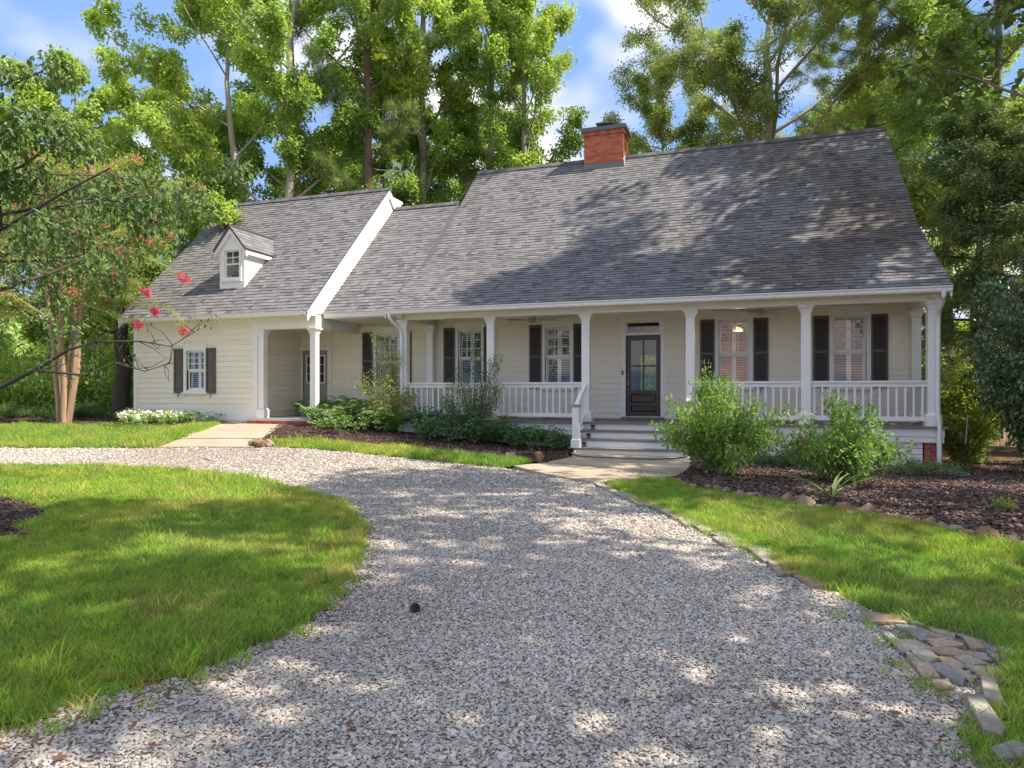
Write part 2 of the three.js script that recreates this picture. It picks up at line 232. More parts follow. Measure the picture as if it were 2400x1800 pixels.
// bark chips on the beds
{
  const q = rng(55), L = [], chip = new THREE.BoxGeometry(1, 0.25, 0.35); chip.deleteAttribute('uv');
  const beds = [[rightBed, 520], [ring, 700], [midBed, 260], [leftBed, 130]];
  for (const [P, den] of beds) { const xs = P.map(a => a[0]), zs = P.map(a => a[1]), x0 = Math.max(-20, Math.min(...xs)), x1 = Math.min(8, Math.max(...xs)), z0 = Math.max(-2.5, Math.min(...zs)), z1 = Math.max(...zs), n = (x1 - x0) * (z1 - z0) * den; for (let i = 0; i < n; i++) { const x = mix(x0, x1, q()), z = mix(z0, z1, q()); if (!inPoly(x, z, P)) continue; const s = 0.02 + 0.05 * q(); L.push([x, G(x, z) + 0.03 + q() * 0.015, z, (q() - 0.5) * 0.9, q() * 6.28, (q() - 0.5) * 0.9, s, s * 0.7, s * (0.6 + q())]); } }
  tag(instances('bark_mulch', chip, mat(1, 1, 1, 0.95), L, null, (a) => { const h = hash(Math.floor(a[0] * 9973), Math.floor(a[2] * 9967), 7), b = 0.035 + 0.15 * h * h; return lin(b * 1.25, b * 0.85, b * 0.72); }), 'reddish brown shredded bark mulch over the planting beds', 'mulch');
}

// ---------------------------------------------------------------- house
const H = thing('house', 'cream clapboard house with grey shingle roofs, deep front porch and garage wing', 'house');
const cream = [mat(0.84, 0.785, 0.66, 0.7), mat(0.82, 0.765, 0.64, 0.72), mat(0.855, 0.80, 0.675, 0.7)];
const white = mat(0.82, 0.815, 0.79, 0.5), white2 = mat(0.80, 0.80, 0.79, 0.45), ceilingPaint = mat(0.80, 0.79, 0.75, 0.7);
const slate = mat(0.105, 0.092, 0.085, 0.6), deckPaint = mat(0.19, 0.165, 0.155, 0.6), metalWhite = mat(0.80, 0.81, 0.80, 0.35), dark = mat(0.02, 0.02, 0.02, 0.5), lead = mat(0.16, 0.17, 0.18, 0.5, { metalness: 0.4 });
const glass = new THREE.MeshPhysicalMaterial({ color: lin(1, 1, 1), roughness: 0.02, transmission: 1, thickness: 0, ior: 1.5 });
const shadedRoomPaint = mat(0.15, 0.13, 0.115, 0.9), diningPaint = mat(0.30, 0.215, 0.14, 0.9), floorWood = mat(0.16, 0.09, 0.05, 0.5), louverPaint = mat(0.82, 0.81, 0.77, 0.6);  // first wall colour is darkened so the rooms read as unlit
// extrude a (z, y) outline from x1 down to x0
const sideShape = (P, x0, x1) => { const g = new THREE.ExtrudeGeometry(new THREE.Shape(P.map(([z, y]) => new THREE.Vector2(z, y))), { depth: x1 - x0, bevelEnabled: false }); g.rotateY(-Math.PI / 2); g.translate(x1, 0, 0); return g; };
const frontShape = (P, z0, z1, holes = []) => { const s = new THREE.Shape(P.map(([x, y]) => new THREE.Vector2(x, y))); for (const [a, b, c, d] of holes) s.holes.push(new THREE.Path([[a, c], [b, c], [b, d], [a, d]].map(([x, y]) => new THREE.Vector2(x, y)))); const g = new THREE.ExtrudeGeometry(s, { depth: z1 - z0, bevelEnabled: false }); g.translate(0, 0, z0); return g; };
const rect = (a, b, c, d) => [[a, c], [b, c], [b, d], [a, d]];
const EXPO = 0.152; let boardN = 0;
function lap(x0, x1, y0, y1, z, holes = [], m = cream) {                 // clapboards, cut round the openings
  for (let y = y0; y < y1 - 0.02; y += EXPO) {
    const top = Math.min(y + EXPO + 0.014, y1); let iv = [[x0, x1]];
    for (const [a, b, c, d] of holes) if (y + EXPO > c && y < d) iv = iv.flatMap(([p, q]) => [[p, Math.min(q, a)], [Math.max(p, b), q]].filter(([s, t]) => t - s > 0.03));
    iv = iv.flatMap(([p, q]) => { if (q - p < 3.4) return [[p, q]]; const c = mix(p, q, 0.25 + 0.5 * hash(boardN, Math.round(y * 100), 9)); return [[p, c - 0.002], [c + 0.002, q]]; });
    for (const [p, q] of iv) { const o = mesh('siding_board', UNIT, m[boardN++ % m.length], H); o.position.set((p + q) / 2, (y + top) / 2, z + 0.012 + hash(boardN, 1, 2) * 0.0015); o.scale.set(q - p, top - y, 0.016); o.rotation.x = -0.115; }
  }
}
function lapSide(z0, z1, y0, y1, x, m = cream, lim, tilt = 0.115) {                     // clapboards on a wall that faces +x
  for (let y = y0; y < y1 - 0.02; y += EXPO) { const top = Math.min(y + EXPO + 0.014, y1); let a = z0, b = z1; if (lim) [a, b] = lim((y + top) / 2); if (b - a < 0.05) continue;
    const o = mesh('siding_board', UNIT, m[boardN++ % m.length], H); o.position.set(x + 0.012, (y + top) / 2, (a + b) / 2); o.scale.set(b - a, top - y, 0.016); o.rotation.order = 'YXZ'; o.rotation.y = Math.PI / 2; o.rotation.x = -tilt; }
}
function part(name) { const g = new THREE.Group(); g.name = name; H.add(g); return g; }
function makeWindow(x0, x1, yB, yT, z, { meet, cols = 3, rows = 3, blinds = true, casing = 0.1, head = 0.2, hood = true } = {}) {
  const W = part('window'); meet ??= (yB + yT) / 2;
  const fr = [bg(x0 - casing, x0, yB - 0.06, yT, z - 0.14, z + 0.045), bg(x1, x1 + casing, yB - 0.06, yT, z - 0.14, z + 0.045), bg(x0 - casing, x1 + casing, yT, yT + head, z - 0.14, z + 0.047)];
  if (hood) fr.push(bg(x0 - casing - 0.03, x1 + casing + 0.03, yT + head, yT + head + 0.035, z - 0.02, z + 0.07));
  mesh('frame', merge(fr), white, W);
  mesh('sill', merge([bg(x0 - casing - 0.03, x1 + casing + 0.03, yB - 0.11, yB - 0.055, z - 0.1, z + 0.085)]), white2, W);
  const s = 0.042, z1 = z - 0.02, z2 = z - 0.055;
  mesh('upper_sash', merge([bg(x0, x0 + s, meet, yT, z1 - 0.03, z1), bg(x1 - s, x1, meet, yT, z1 - 0.03, z1), bg(x0 + s, x1 - s, yT - s, yT, z1 - 0.03, z1), bg(x0 + s, x1 - s, meet - 0.005, meet + 0.04, z1 - 0.03, z1 + 0.002)]), white, W);
  mesh('lower_sash', merge([bg(x0, x0 + s, yB, meet, z2 - 0.03, z2), bg(x1 - s, x1, yB, meet, z2 - 0.03, z2), bg(x0 + s, x1 - s, yB, yB + 0.06, z2 - 0.03, z2), bg(x0 + s, x1 - s, meet - 0.045, meet - 0.006, z2 - 0.03, z2)]), white, W);
  for (let i = 1; i < cols; i++) { const x = mix(x0 + s, x1 - s, i / cols); box('muntin', W, white, x - 0.009, x + 0.009, meet + 0.04, yT - s, z1 - 0.026, z1 - 0.004); }
  for (let i = 1; i < rows; i++) { const y = mix(meet + 0.04, yT - s, i / rows); box('muntin', W, white, x0 + s, x1 - s, y - 0.009, y + 0.009, z1 - 0.023, z1 - 0.007); }
  box('pane', W, glass, x0 + s, x1 - s, meet + 0.04, yT - s, z1 - 0.018, z1 - 0.0165);
  box('pane', W, glass, x0 + s, x1 - s, yB + 0.06, meet - 0.045, z2 - 0.018, z2 - 0.0165);
  if (blinds) for (const [a, b] of [[x0 + 0.01, (x0 + x1) / 2 - 0.004], [(x0 + x1) / 2 + 0.004, x1 - 0.01]]) {
    const zz = z - 0.155, st = 0.042, fs = [bg(a, a + st, yB, yT, zz - 0.03, zz), bg(b - st, b, yB, yT, zz - 0.03, zz), bg(a + st, b - st, meet - 0.05, meet + 0.05, zz - 0.03, zz), bg(a + st, b - st, yB, yB + 0.07, zz - 0.03, zz), bg(a + st, b - st, yT - 0.07, yT, zz - 0.03, zz)];
    mesh('interior_shutter', merge(fs), louverPaint, W);
    const lv = []; for (const [p, q] of [[yB + 0.075, meet - 0.055], [meet + 0.055, yT - 0.075]]) for (let y = p + 0.02; y < q; y += 0.062) { const g = new THREE.BoxGeometry(b - a - 2 * st, 0.007, 0.056); g.rotateX(0.06); g.translate((a + b) / 2, y, zz - 0.02); lv.push(g); }
    mesh('louvers', merge(lv), louverPaint, W).userData.kind = 'stuff';
  }
  return W;
}
function makeShutter(x0, x1, y0, y1, z, panel) {
  const sh = part('shutter'), b = 0.045, mid = mix(y0, y1, 0.5);
  mesh('frame', merge([bg(x0, x0 + b, y0, y1, z, z + 0.035), bg(x1 - b, x1, y0, y1, z, z + 0.035), bg(x0 + b, x1 - b, y0, y0 + 0.08, z, z + 0.035), bg(x0 + b, x1 - b, y1 - 0.07, y1, z, z + 0.035), bg(x0 + b, x1 - b, mid - 0.035, mid + 0.035, z, z + 0.035), bg(x0 + b, x1 - b, y0 + 0.08, y1 - 0.07, z, z + 0.008)]), slate, sh);
  if (panel) mesh('panel', merge([bg(x0 + b + 0.02, x1 - b - 0.02, y0 + 0.1, mid - 0.055, z + 0.008, z + 0.022), bg(x0 + b + 0.02, x1 - b - 0.02, mid + 0.055, y1 - 0.09, z + 0.008, z + 0.022)]), slate, sh);
  else { const lv = []; for (const [p, q] of [[y0 + 0.08, mid - 0.035], [mid + 0.035, y1 - 0.07]]) for (let y = p + 0.02; y < q - 0.01; y += 0.032) { const g = new THREE.BoxGeometry(x1 - x0 - 2 * b, 0.007, 0.034); g.rotateX(0.75); g.translate((x0 + x1) / 2, y, z + 0.02); lv.push(g); } mesh('louvers', merge(lv), slate, sh).userData.kind = 'stuff'; }
  mesh('holdback', tube([V3((x0 + x1) / 2, y0 + 0.02, z + 0.05), V3((x0 + x1) / 2 + 0.03, y0 - 0.04, z + 0.05), V3((x0 + x1) / 2 - 0.015, y0 - 0.08, z + 0.05), V3((x0 + x1) / 2 + 0.02, y0 - 0.12, z + 0.05)], [0.011, 0.012, 0.012, 0.008]), dark, sh);
}
const DECK = 0.72, WZ = -1.8;
// --- main block: walls and rooms
const mainHoles = [[-6.44, -5.73, 1.58, 3.14], [-3.91, -3.20, 1.58, 3.15], [0.56, 1.28, 1.58, 3.18], [3.15, 3.86, 1.58, 3.2], [-1.74, -0.85, DECK, 3.24]];
mesh('wall', frontShape(rect(-7.2, 4.7, 0.2, 3.7), WZ - 0.14, WZ, mainHoles), cream[0], H);
const grow = (h, k, t = k) => h.map(([a, b, c, d]) => [a - k, b + k, c - 0.1, d + t]);
lap(-7.1, 4.7, DECK + 0.01, 3.6, WZ, [...grow(mainHoles.slice(0, 4), 0.095, 0.19), [-1.86, -0.74, DECK, 3.36]]);
mesh('gable_wall', sideShape([[0.12, 3.32], [0.12, 3.5], [-2.4, 5.2], [-6.1, 8.8], [-12, 3.5], [-12, -0.4], [WZ, -0.4], [WZ, 3.32]], 4.7, 4.85), cream[0], H);
mesh('gable_wall', sideShape([[0.12, 3.32], [0.12, 3.5], [-2.4, 5.2], [-6.1, 8.8], [-12, 3.5], [-12, -0.4], [WZ, -0.4], [WZ, 3.32]], -7.35, -7.2), cream[0], H);
mesh('back_wall', frontShape(rect(-7.2, 4.7, -0.4, 3.6), -12, -11.85, [[-2.75, -1.75, DECK, 2.9]]), cream[0], H);
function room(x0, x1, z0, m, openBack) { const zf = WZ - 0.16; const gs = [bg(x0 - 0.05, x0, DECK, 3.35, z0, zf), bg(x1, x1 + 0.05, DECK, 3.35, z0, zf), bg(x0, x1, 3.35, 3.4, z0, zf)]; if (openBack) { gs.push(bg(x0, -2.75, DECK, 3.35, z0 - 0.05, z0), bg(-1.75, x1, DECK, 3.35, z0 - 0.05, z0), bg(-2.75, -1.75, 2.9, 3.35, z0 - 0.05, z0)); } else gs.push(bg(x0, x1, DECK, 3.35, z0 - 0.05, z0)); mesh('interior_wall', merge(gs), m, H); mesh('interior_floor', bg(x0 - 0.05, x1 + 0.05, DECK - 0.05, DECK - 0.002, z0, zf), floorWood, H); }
room(-7.1, -3.05, -6, shadedRoomPaint); room(-2.95, -0.3, -11.8, shadedRoomPaint, true); room(-0.2, 4.65, -5.2, diningPaint);
for (const [a, b, c, d] of mainHoles.slice(0, 4)) makeWindow(a, b, c, d, WZ, { meet: 2.36 });
for (const [a, b] of [[-6.87, -6.52], [-5.66, -5.31], [-4.34, -3.99], [-3.12, -2.77], [0.12, 0.47], [1.37, 1.72], [2.71, 3.06], [3.95, 4.3]]) makeShutter(a, b, 1.52, 3.22, WZ + 0.03);
{ // front door with transom
  const D = part('front_door'), wood = mat(0.035, 0.017, 0.014, 0.28), brass = mat(0.75, 0.55, 0.2, 0.25, { metalness: 1 }), z = WZ - 0.06;
  const x0 = -1.74, x1 = -0.85, y0 = DECK + 0.06, y1 = 2.88;
  const gx = [x0 + 0.12, (x0 + x1) / 2 - 0.02, (x0 + x1) / 2 + 0.02, x1 - 0.12], gy = [y0 + 0.68, y0 + 1.29, y0 + 1.33, y1 - 0.13];
  mesh('leaf', frontShape(rect(x0, x1, y0, y1), z - 0.045, z, [[gx[0], gx[1], gy[0], gy[1]], [gx[2], gx[3], gy[0], gy[1]], [gx[0], gx[1], gy[2], gy[3]], [gx[2], gx[3], gy[2], gy[3]], [gx[0], gx[3], y0 + 0.13, y0 + 0.28], [gx[0], gx[3], y0 + 0.36, y0 + 0.58]]), wood, D);
  for (const [a, b] of [[gx[0], gx[1]], [gx[2], gx[3]]]) for (const [c, d] of [[gy[0], gy[1]], [gy[2], gy[3]]]) box('pane', D, glass, a, b, c, d, z - 0.024, z - 0.022);
  for (const [c, d] of [[y0 + 0.13, y0 + 0.28], [y0 + 0.36, y0 + 0.58]]) { const g = new THREE.ExtrudeGeometry(new THREE.Shape(rect(gx[0] + 0.03, gx[3] - 0.03, c + 0.03, d - 0.03).map(p => new THREE.Vector2(...p))), { depth: 0.006, bevelEnabled: true, bevelSize: 0.026, bevelThickness: 0.012, bevelSegments: 1 }); g.translate(0, 0, z - 0.03); mesh('panel', g, wood, D); }
  mesh('casing', merge([bg(-1.86, x0, DECK, 3.24, WZ - 0.1, WZ + 0.035), bg(x1, -0.74, DECK, 3.24, WZ - 0.1, WZ + 0.035), bg(-1.86, -0.74, 3.24, 3.36, WZ - 0.1, WZ + 0.037), bg(x0, x1, 2.88, 2.95, WZ - 0.1, WZ + 0.02), bg(x0, -1.70, 2.95, 3.24, WZ - 0.08, WZ - 0.01), bg(-0.89, x1, 2.95, 3.24, WZ - 0.08, WZ - 0.01), bg(-1.70, -0.89, 3.2, 3.24, WZ - 0.08, WZ - 0.01)]), white, D);
  box('transom_pane', D, glass, -1.70, -0.89, 2.95, 3.2, WZ - 0.05, WZ - 0.048);
  box('threshold', D, deckPaint, -1.84, -0.76, DECK, DECK + 0.055, WZ - 0.1, WZ + 0.12); box('sill_plate', D, mat(0.6, 0.6, 0.6, 0.3, { metalness: 0.9 }), x0, x1, DECK + 0.056, DECK + 0.068, z - 0.05, WZ + 0.03);
  const hx = x0 + 0.055, h = [new THREE.SphereGeometry(0.028, 12, 8).translate(hx, y0 + 1.07, z + 0.015), new THREE.SphereGeometry(0.03, 12, 8).translate(hx, y0 + 0.94, z + 0.02), tube([V3(hx, y0 + 0.94, z + 0.02), V3(hx, y0 + 0.86, z + 0.06), V3(hx, y0 + 0.78, z + 0.055), V3(hx, y0 + 0.71, z + 0.02)], [0.014, 0.011, 0.011, 0.013]), new THREE.SphereGeometry(0.024, 12, 8).translate(hx, y0 + 0.70, z + 0.012)];
  mesh('deadbolt', h[0], brass, D); mesh('handle', merge(h.slice(1)), brass, D);
}
{ const d = mesh('doorbell', merge([bg(-1.835, -1.80, 1.86, 1.97, WZ + 0.0351, WZ + 0.06), new THREE.CylinderGeometry(0.011, 0.011, 0.006, 16).rotateX(Math.PI / 2).translate(-1.8175, 1.885, WZ + 0.062)]), dark, null); tag(d, 'small black video doorbell on white casing beside front door', 'doorbell'); }
// --- porch
mesh('deck', bg(-7.42, 5.02, DECK - 0.045, DECK, WZ, 0.17), deckPaint, H);
mesh('ceiling', bg(-7.19, 4.69, 3.6, 3.63, WZ + 0.002, -0.22), ceilingPaint, H);
mesh('beam', bg(-7.33, 4.93, 3.28, 3.64, -0.22, 0.0), white, H); mesh('side_beam', bg(-7.33, -7.13, 3.281, 3.42, WZ + 0.03, -0.221), white, H); mesh('side_beam', bg(4.73, 4.93, 3.281, 3.42, WZ + 0.03, -0.221), white, H);
mesh('frieze_board', bg(-7.1, 4.69, 3.5, 3.599, WZ + 0.035, WZ + 0.055), white, H);
mesh('soffit', bg(-7.5, 5.0, 3.415, 3.43, 0.001, 0.36), white, H);
const colGeo = (h, w = 0.095) => squareLoft([[w + 0.05, 0], [w + 0.05, 0.22], [w + 0.035, 0.245], [w, 0.25], [w, h - 0.17], [w + 0.012, h - 0.165], [w + 0.014, h - 0.14], [w + 0.03, h - 0.09], [w + 0.058, h - 0.05], [w + 0.06, h - 0.035], [w + 0.07, h - 0.033], [w + 0.07, h]]);
const COLX = [-7.23, -4.82, -2.41, 0, 2.41, 4.8], cg = colGeo(3.28 - DECK);
for (const x of COLX) { const c = mesh('column', cg, white, H); c.position.set(x, DECK, -0.1); }
for (const x of [-7.23, 4.84]) { const c = mesh('column', cg, white, H); c.position.set(x, DECK, WZ + 0.12); }
function railing(x0, z0, x1, z1, name = 'railing') {
  const r = part(name), alongX = Math.abs(x1 - x0) > Math.abs(z1 - z0), L = alongX ? x1 - x0 : z1 - z0, n = Math.round(L / 0.162);
  const b = (a, c, y0, y1, w) => alongX ? bg(a, c, y0, y1, z0 - w, z0 + w) : bg(x0 - w, x0 + w, y0, y1, a, c), s = alongX ? x0 : z0;
  mesh('top_rail', merge([b(s, s + L, 1.615, 1.655, 0.06), b(s, s + L, 1.525, 1.615, 0.03)]), white2, r); mesh('bottom_rail', b(s, s + L, DECK + 0.1, DECK + 0.19, 0.03), white2, r);
  for (let i = 0; i < n; i++) { const a = s + (i + 0.5) * L / n; mesh('baluster', b(a - 0.0195, a + 0.0195, DECK + 0.19, 1.525, 0.0195), white2, r); }
}
for (const [a, b] of [[0, 1], [1, 2], [3, 4], [4, 5]]) railing(COLX[a] + 0.096, -0.1, COLX[b] - 0.096, -0.1);
railing(-7.23, WZ + 0.22, -7.23, -0.197); railing(4.8, WZ + 0.22, 4.8, -0.197);
// skirt boards, louvred panels and brick piers under the deck
mesh('rim_board', bg(-7.38, -2.55, DECK - 0.21, DECK - 0.046, 0.06, 0.1), white2, H); mesh('rim_board', bg(0.14, 4.98, DECK - 0.21, DECK - 0.046, 0.06, 0.1), white2, H);
mesh('rim_board', bg(-7.36, -2.55, DECK - 0.33, DECK - 0.215, 0.04, 0.08), white2, H); mesh('rim_board', bg(0.14, 4.96, DECK - 0.33, DECK - 0.215, 0.04, 0.08), white2, H);
mesh('rim_board', bg(4.94, 4.98, DECK - 0.33, DECK - 0.046, WZ, 0.058), white2, H); mesh('rim_board', bg(-7.38, -7.34, DECK - 0.33, DECK - 0.046, WZ, 0.038), white2, H);
for (let k = 0; k < 5; k++) for (let i = 0; i < 7; i++) { if (k === 2) continue; const y1 = DECK - 0.335 - i * 0.125; box('skirt_slat', H, white2, COLX[k] + 0.19, COLX[k + 1] - 0.19, y1 - 0.112, y1, -0.02, 0.0); }
box('foundation_wall', H, mat(0.34, 0.32, 0.30, 0.95), -7.3, 4.85, -0.6, DECK - 0.05, -1.75, -1.6);
const brickMats = [[0.36, 0.085, 0.055], [0.42, 0.105, 0.065], [0.31, 0.07, 0.05], [0.38, 0.12, 0.08]].map(c => mat(...c, 0.85)), mortar = mat(0.42, 0.36, 0.31, 0.95);
COLX.forEach((x, k) => { const P = part('pier'); box('mortar', P, mortar, x - 0.155, x + 0.155, -0.6, DECK - 0.335, -0.155, 0.015); for (let r = 0; r < 11; r++) { const y = -0.42 + r * 0.073, off = r % 2 ? 0 : 0.08; for (const [a, b] of off ? [[-0.16, -0.085], [-0.075, 0.075], [0.085, 0.16]] : [[-0.16, -0.005], [0.005, 0.16]]) if (y + 0.063 < DECK - 0.33) box('brick', P, brickMats[(r * 3 + k + Math.round(a * 40) + 40) % 4], x + a, x + b, y, y + 0.063, -0.16, 0.02); } });
// steps between the door bay's columns
{
  const st = part('front_steps'), tread = mat(0.20, 0.18, 0.165, 0.65);
  for (let i = 0; i < 4; i++) { const z = 0.17 + i * 0.28 - 0.03, y = DECK - i * 0.183; box('riser', st, white2, -2.41, 0.0, y - 0.183, y - 0.045, z - 0.06, z - 0.03); if (i) box('tread', st, tread, -2.45, 0.04, y - 0.042, y, z - 0.30, z + 0.005); }
  for (const x of [-2.45, 0.0]) mesh('stringer', sideShape([[0.1, DECK - 0.05], [1.0, 0.1], [1.0, -0.05], [0.1, -0.05]], x, x + 0.04), white2, st);
  for (const x of [-2.425, 0.015]) {
    const p = mesh('newel_post', squareLoft([[0.1, 0], [0.1, 0.17], [0.085, 0.19], [0.075, 0.2], [0.075, 0.92]]), white2, st); p.position.set(x, 0.171, 0.88);
    const c = mesh('newel_cap', squareLoft([[0.1, 0], [0.1, 0.02], [0.03, 0.05]]), mat(0.35, 0.2, 0.12, 0.8), st); c.position.set(x, 1.091, 0.88);
    const hr = new THREE.BoxGeometry(0.09, 0.05, 1.0); hr.rotateX(Math.atan2(0.46, 0.86)); hr.translate(x, 1.36, 0.42); mesh('handrail', hr, white2, st);
    const lr = new THREE.BoxGeometry(0.05, 0.07, 0.95); lr.rotateX(Math.atan2(0.46, 0.86)); lr.translate(x, 0.66, 0.42); mesh('lower_rail', lr, white2, st);
    for (let i = 0; i < 5; i++) { const z = 0.12 + i * 0.14, y = 0.66 - (z - 0.42) * 0.535; box('baluster', st, white2, x - 0.017, x + 0.017, y, y + 0.68, z - 0.017, z + 0.017); }
  }
}
[[-2.2, DECK - 0.183, 0.36], [-2.24, DECK - 0.366, 0.64], [-2.28, DECK - 0.549, 0.92]].forEach(([x, y, z], i) => { const L = thing('step_light', ['small black box lamp on the top step beside the handrail', 'small black box lamp on the middle step beside the handrail', 'small black box lamp on the bottom step beside the newel post'][i], 'step light', [x, y, z - 0.19], 'lamps on the front steps'); mesh('housing', merge([bg(-0.035, 0.035, 0, 0.1, -0.045, 0.01), bg(-0.042, 0.042, 0.1, 0.112, -0.05, 0.03)]), dark, L); mesh('lens', bg(-0.025, 0.025, 0.02, 0.05, 0.0101, 0.014), mat(0.3, 0.3, 0.28, 0.3), L); });
// --- eaves: fascia, gutters, downspouts
const gutterProf = (x0, x1, z, y) => sideShape([[z, y], [z, y - 0.115], [z + 0.07, y - 0.115], [z + 0.085, y - 0.08], [z + 0.085, y - 0.05], [z + 0.11, y - 0.02], [z + 0.11, y], [z + 0.1, y], [z + 0.1, y - 0.015], [z + 0.01, y - 0.06]], x0, x1);
mesh('fascia', bg(-7.5, 5.0, 3.39, 3.52, 0.361, 0.38), white, H);
mesh('gutter', gutterProf(-7.53, 5.03, 0.3805, 3.515), metalWhite, H);
mesh('fascia', bg(-16.38, -9.93, 3.46, 3.6, 0.361, 0.38), white, H); mesh('gutter', gutterProf(-16.4, -9.95, 0.3805, 3.585), metalWhite, H);
mesh('fascia', bg(-9.82, -7.45, 3.44, 3.57, -0.389, -0.37), white, H); mesh('gutter', gutterProf(-9.82, -7.36, -0.3695, 3.575), metalWhite, H);
function downspout(pts) { const d = mesh('downspout', tube(pts, pts.map(() => 0.045), 8), metalWhite, H); return d; }
downspout([[-7.4, 3.42, 0.43], [-7.4, 3.33, 0.43], [-7.36, 3.22, 0.38], [-7.27, 3.08, 0.14], [-7.25, 2.96, 0.06], [-7.25, 2.8, 0.05], [-7.25, 1.0, 0.05], [-7.25, 0.75, 0.12], [-7.25, 0.2, 0.14]].map(a => V3(...a)));
downspout([[4.88, 3.42, 0.43], [4.88, 3.33, 0.43], [4.88, 3.22, 0.38], [4.87, 3.08, 0.14], [4.87, 2.96, 0.06], [4.87, 2.8, 0.05], [4.87, 1.0, 0.06], [4.87, 0.8, 0.14], [4.87, -0.25, 0.16]].map(a => V3(...a)));
// --- roofs
const shingleMat = new THREE.MeshStandardMaterial({ vertexColors: true, roughness: 0.95 }), underlay = mat(0.1, 0.1, 0.1, 0.95);
let singles = 0;
function shingle(name, parent, P0, U, V, L, W, tone, seed, single) {      // courses of laminated tabs of uneven width, thickness and tone
  const q = rng(seed), N = V3().crossVectors(U, V).normalize(), pos = [], col = [], ex = 0.142, n = Math.ceil(W / ex);
  const at = (u, v, h) => { const p = V3().copy(P0).addScaledVector(U, u).addScaledVector(V, v).addScaledVector(N, h); return [p.x, p.y, p.z]; };
  for (let r = 0; r < n; r++) { let u = -0.3 * q(); while (u < L) { const w = 0.10 + 0.17 * q(), a = Math.max(0, u + 0.003), b = Math.min(L, u + w); u += w; if (b - a < 0.02) continue; const thick = q() > 0.5, t = thick ? 0.024 : 0.018, v0 = r * ex - 0.02 + (thick ? -0.002 : 0.002), v1 = Math.min(W, (r + 1) * ex + 0.012);
      const A = at(a, v0, t), B = at(b, v0, t), C = at(b, v1, 0.006), D = at(a, v1, 0.006), a0 = at(a, v0, 0), b0 = at(b, v0, 0);
      const p = [...A, ...B, ...C, ...A, ...C, ...D, ...a0, ...b0, ...B, ...a0, ...B, ...A, ...a0, ...A, ...D, ...b0, ...C, ...B], c = tone(A[0], A[1], A[2], q), cc = []; for (let i = 0; i < 18; i++) cc.push(...(i > 5 ? [0.045, 0.045, 0.05] : c));
      if (single && singles < 300 && single(A, r)) { singles++; mesh('shingle', tris(p, cc), shingleMat, parent); } else { pos.push(...p); col.push(...cc); } } }
  mesh('shingle_field', tris(pos, col), shingleMat, parent).userData.kind = 'stuff';
}
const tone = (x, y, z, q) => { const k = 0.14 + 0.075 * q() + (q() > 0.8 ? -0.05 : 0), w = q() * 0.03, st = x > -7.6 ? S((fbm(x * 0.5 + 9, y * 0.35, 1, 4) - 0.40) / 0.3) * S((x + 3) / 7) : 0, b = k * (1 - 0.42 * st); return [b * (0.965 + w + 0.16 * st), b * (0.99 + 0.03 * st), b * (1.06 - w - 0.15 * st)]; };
function roofPlane(x0, x1, zA, yA, zB, yB, seed, opt = {}) {              // a front slope from eave (zA, yA) to (zB, yB)
  const d = V3(0, yB - yA, zB - zA), W = d.length(); d.normalize(); const n = V3(0, -d.z, d.y), t = 0.1;
  const o = mesh(opt.name ?? 'roof', sideShape([[zA, yA], [zB, yB], [zB - n.z * t, yB - n.y * t], [zA - n.z * t, yA - n.y * t]], x0, x1), underlay, H);
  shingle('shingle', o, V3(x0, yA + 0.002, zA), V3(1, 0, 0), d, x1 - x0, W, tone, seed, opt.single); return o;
}
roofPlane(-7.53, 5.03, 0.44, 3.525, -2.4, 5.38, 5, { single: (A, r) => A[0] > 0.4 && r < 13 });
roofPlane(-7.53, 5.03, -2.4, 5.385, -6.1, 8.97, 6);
roofPlane(-16.4, -9.83, 0.44, 3.595, -4.05, 8.07, 7);
roofPlane(-9.86, -7.56, -0.31, 3.585, -4.42, 7.5, 8);
const backSlope = (x0, x1, zA, yA, zB, yB) => mesh('rear_roof', sideShape([[zA, yA], [zB, yB], [zB, yB - 0.15], [zA, yA - 0.15]], x0, x1), underlay, H);
backSlope(-7.53, 5.03, -6.102, 8.968, -12.5, 3.2); backSlope(-16.4, -9.83, -4.052, 8.068, -8.7, 3.45); backSlope(-9.86, -7.56, -4.422, 7.498, -8.5, 3.5);
mesh('shadow_strip', sideShape([[-1.6, 4.86], [-4.42, 7.545], [-4.42, 7.2], [-1.6, 4.6]], -7.56, -7.535), lead, H);  // dark strip standing in for the shadow where the two roofs meet
const capMat = [mat(0.10, 0.10, 0.105, 0.95), mat(0.13, 0.128, 0.13, 0.95), mat(0.085, 0.085, 0.09, 0.95)];
{ const g = sideShape([[-0.14, -0.125], [0, 0.012], [0.14, -0.125], [0.135, -0.15], [0, -0.012], [-0.135, -0.15]], 0, 0.32); g.rotateZ(0.035); let k = 0; for (const [x0, x1, z, y] of [[-7.53, 5.0, -6.1, 9.02], [-16.4, -9.85, -4.05, 8.12], [-9.84, -7.56, -4.42, 7.55]]) for (let x = x0; x < x1; x += 0.26) { const c = mesh('ridge_cap', g, capMat[k++ % 3], H); c.position.set(x, y + 0.004, z); c.scale.x = Math.min(1, (x1 + 0.04 - x) / 0.32); } }
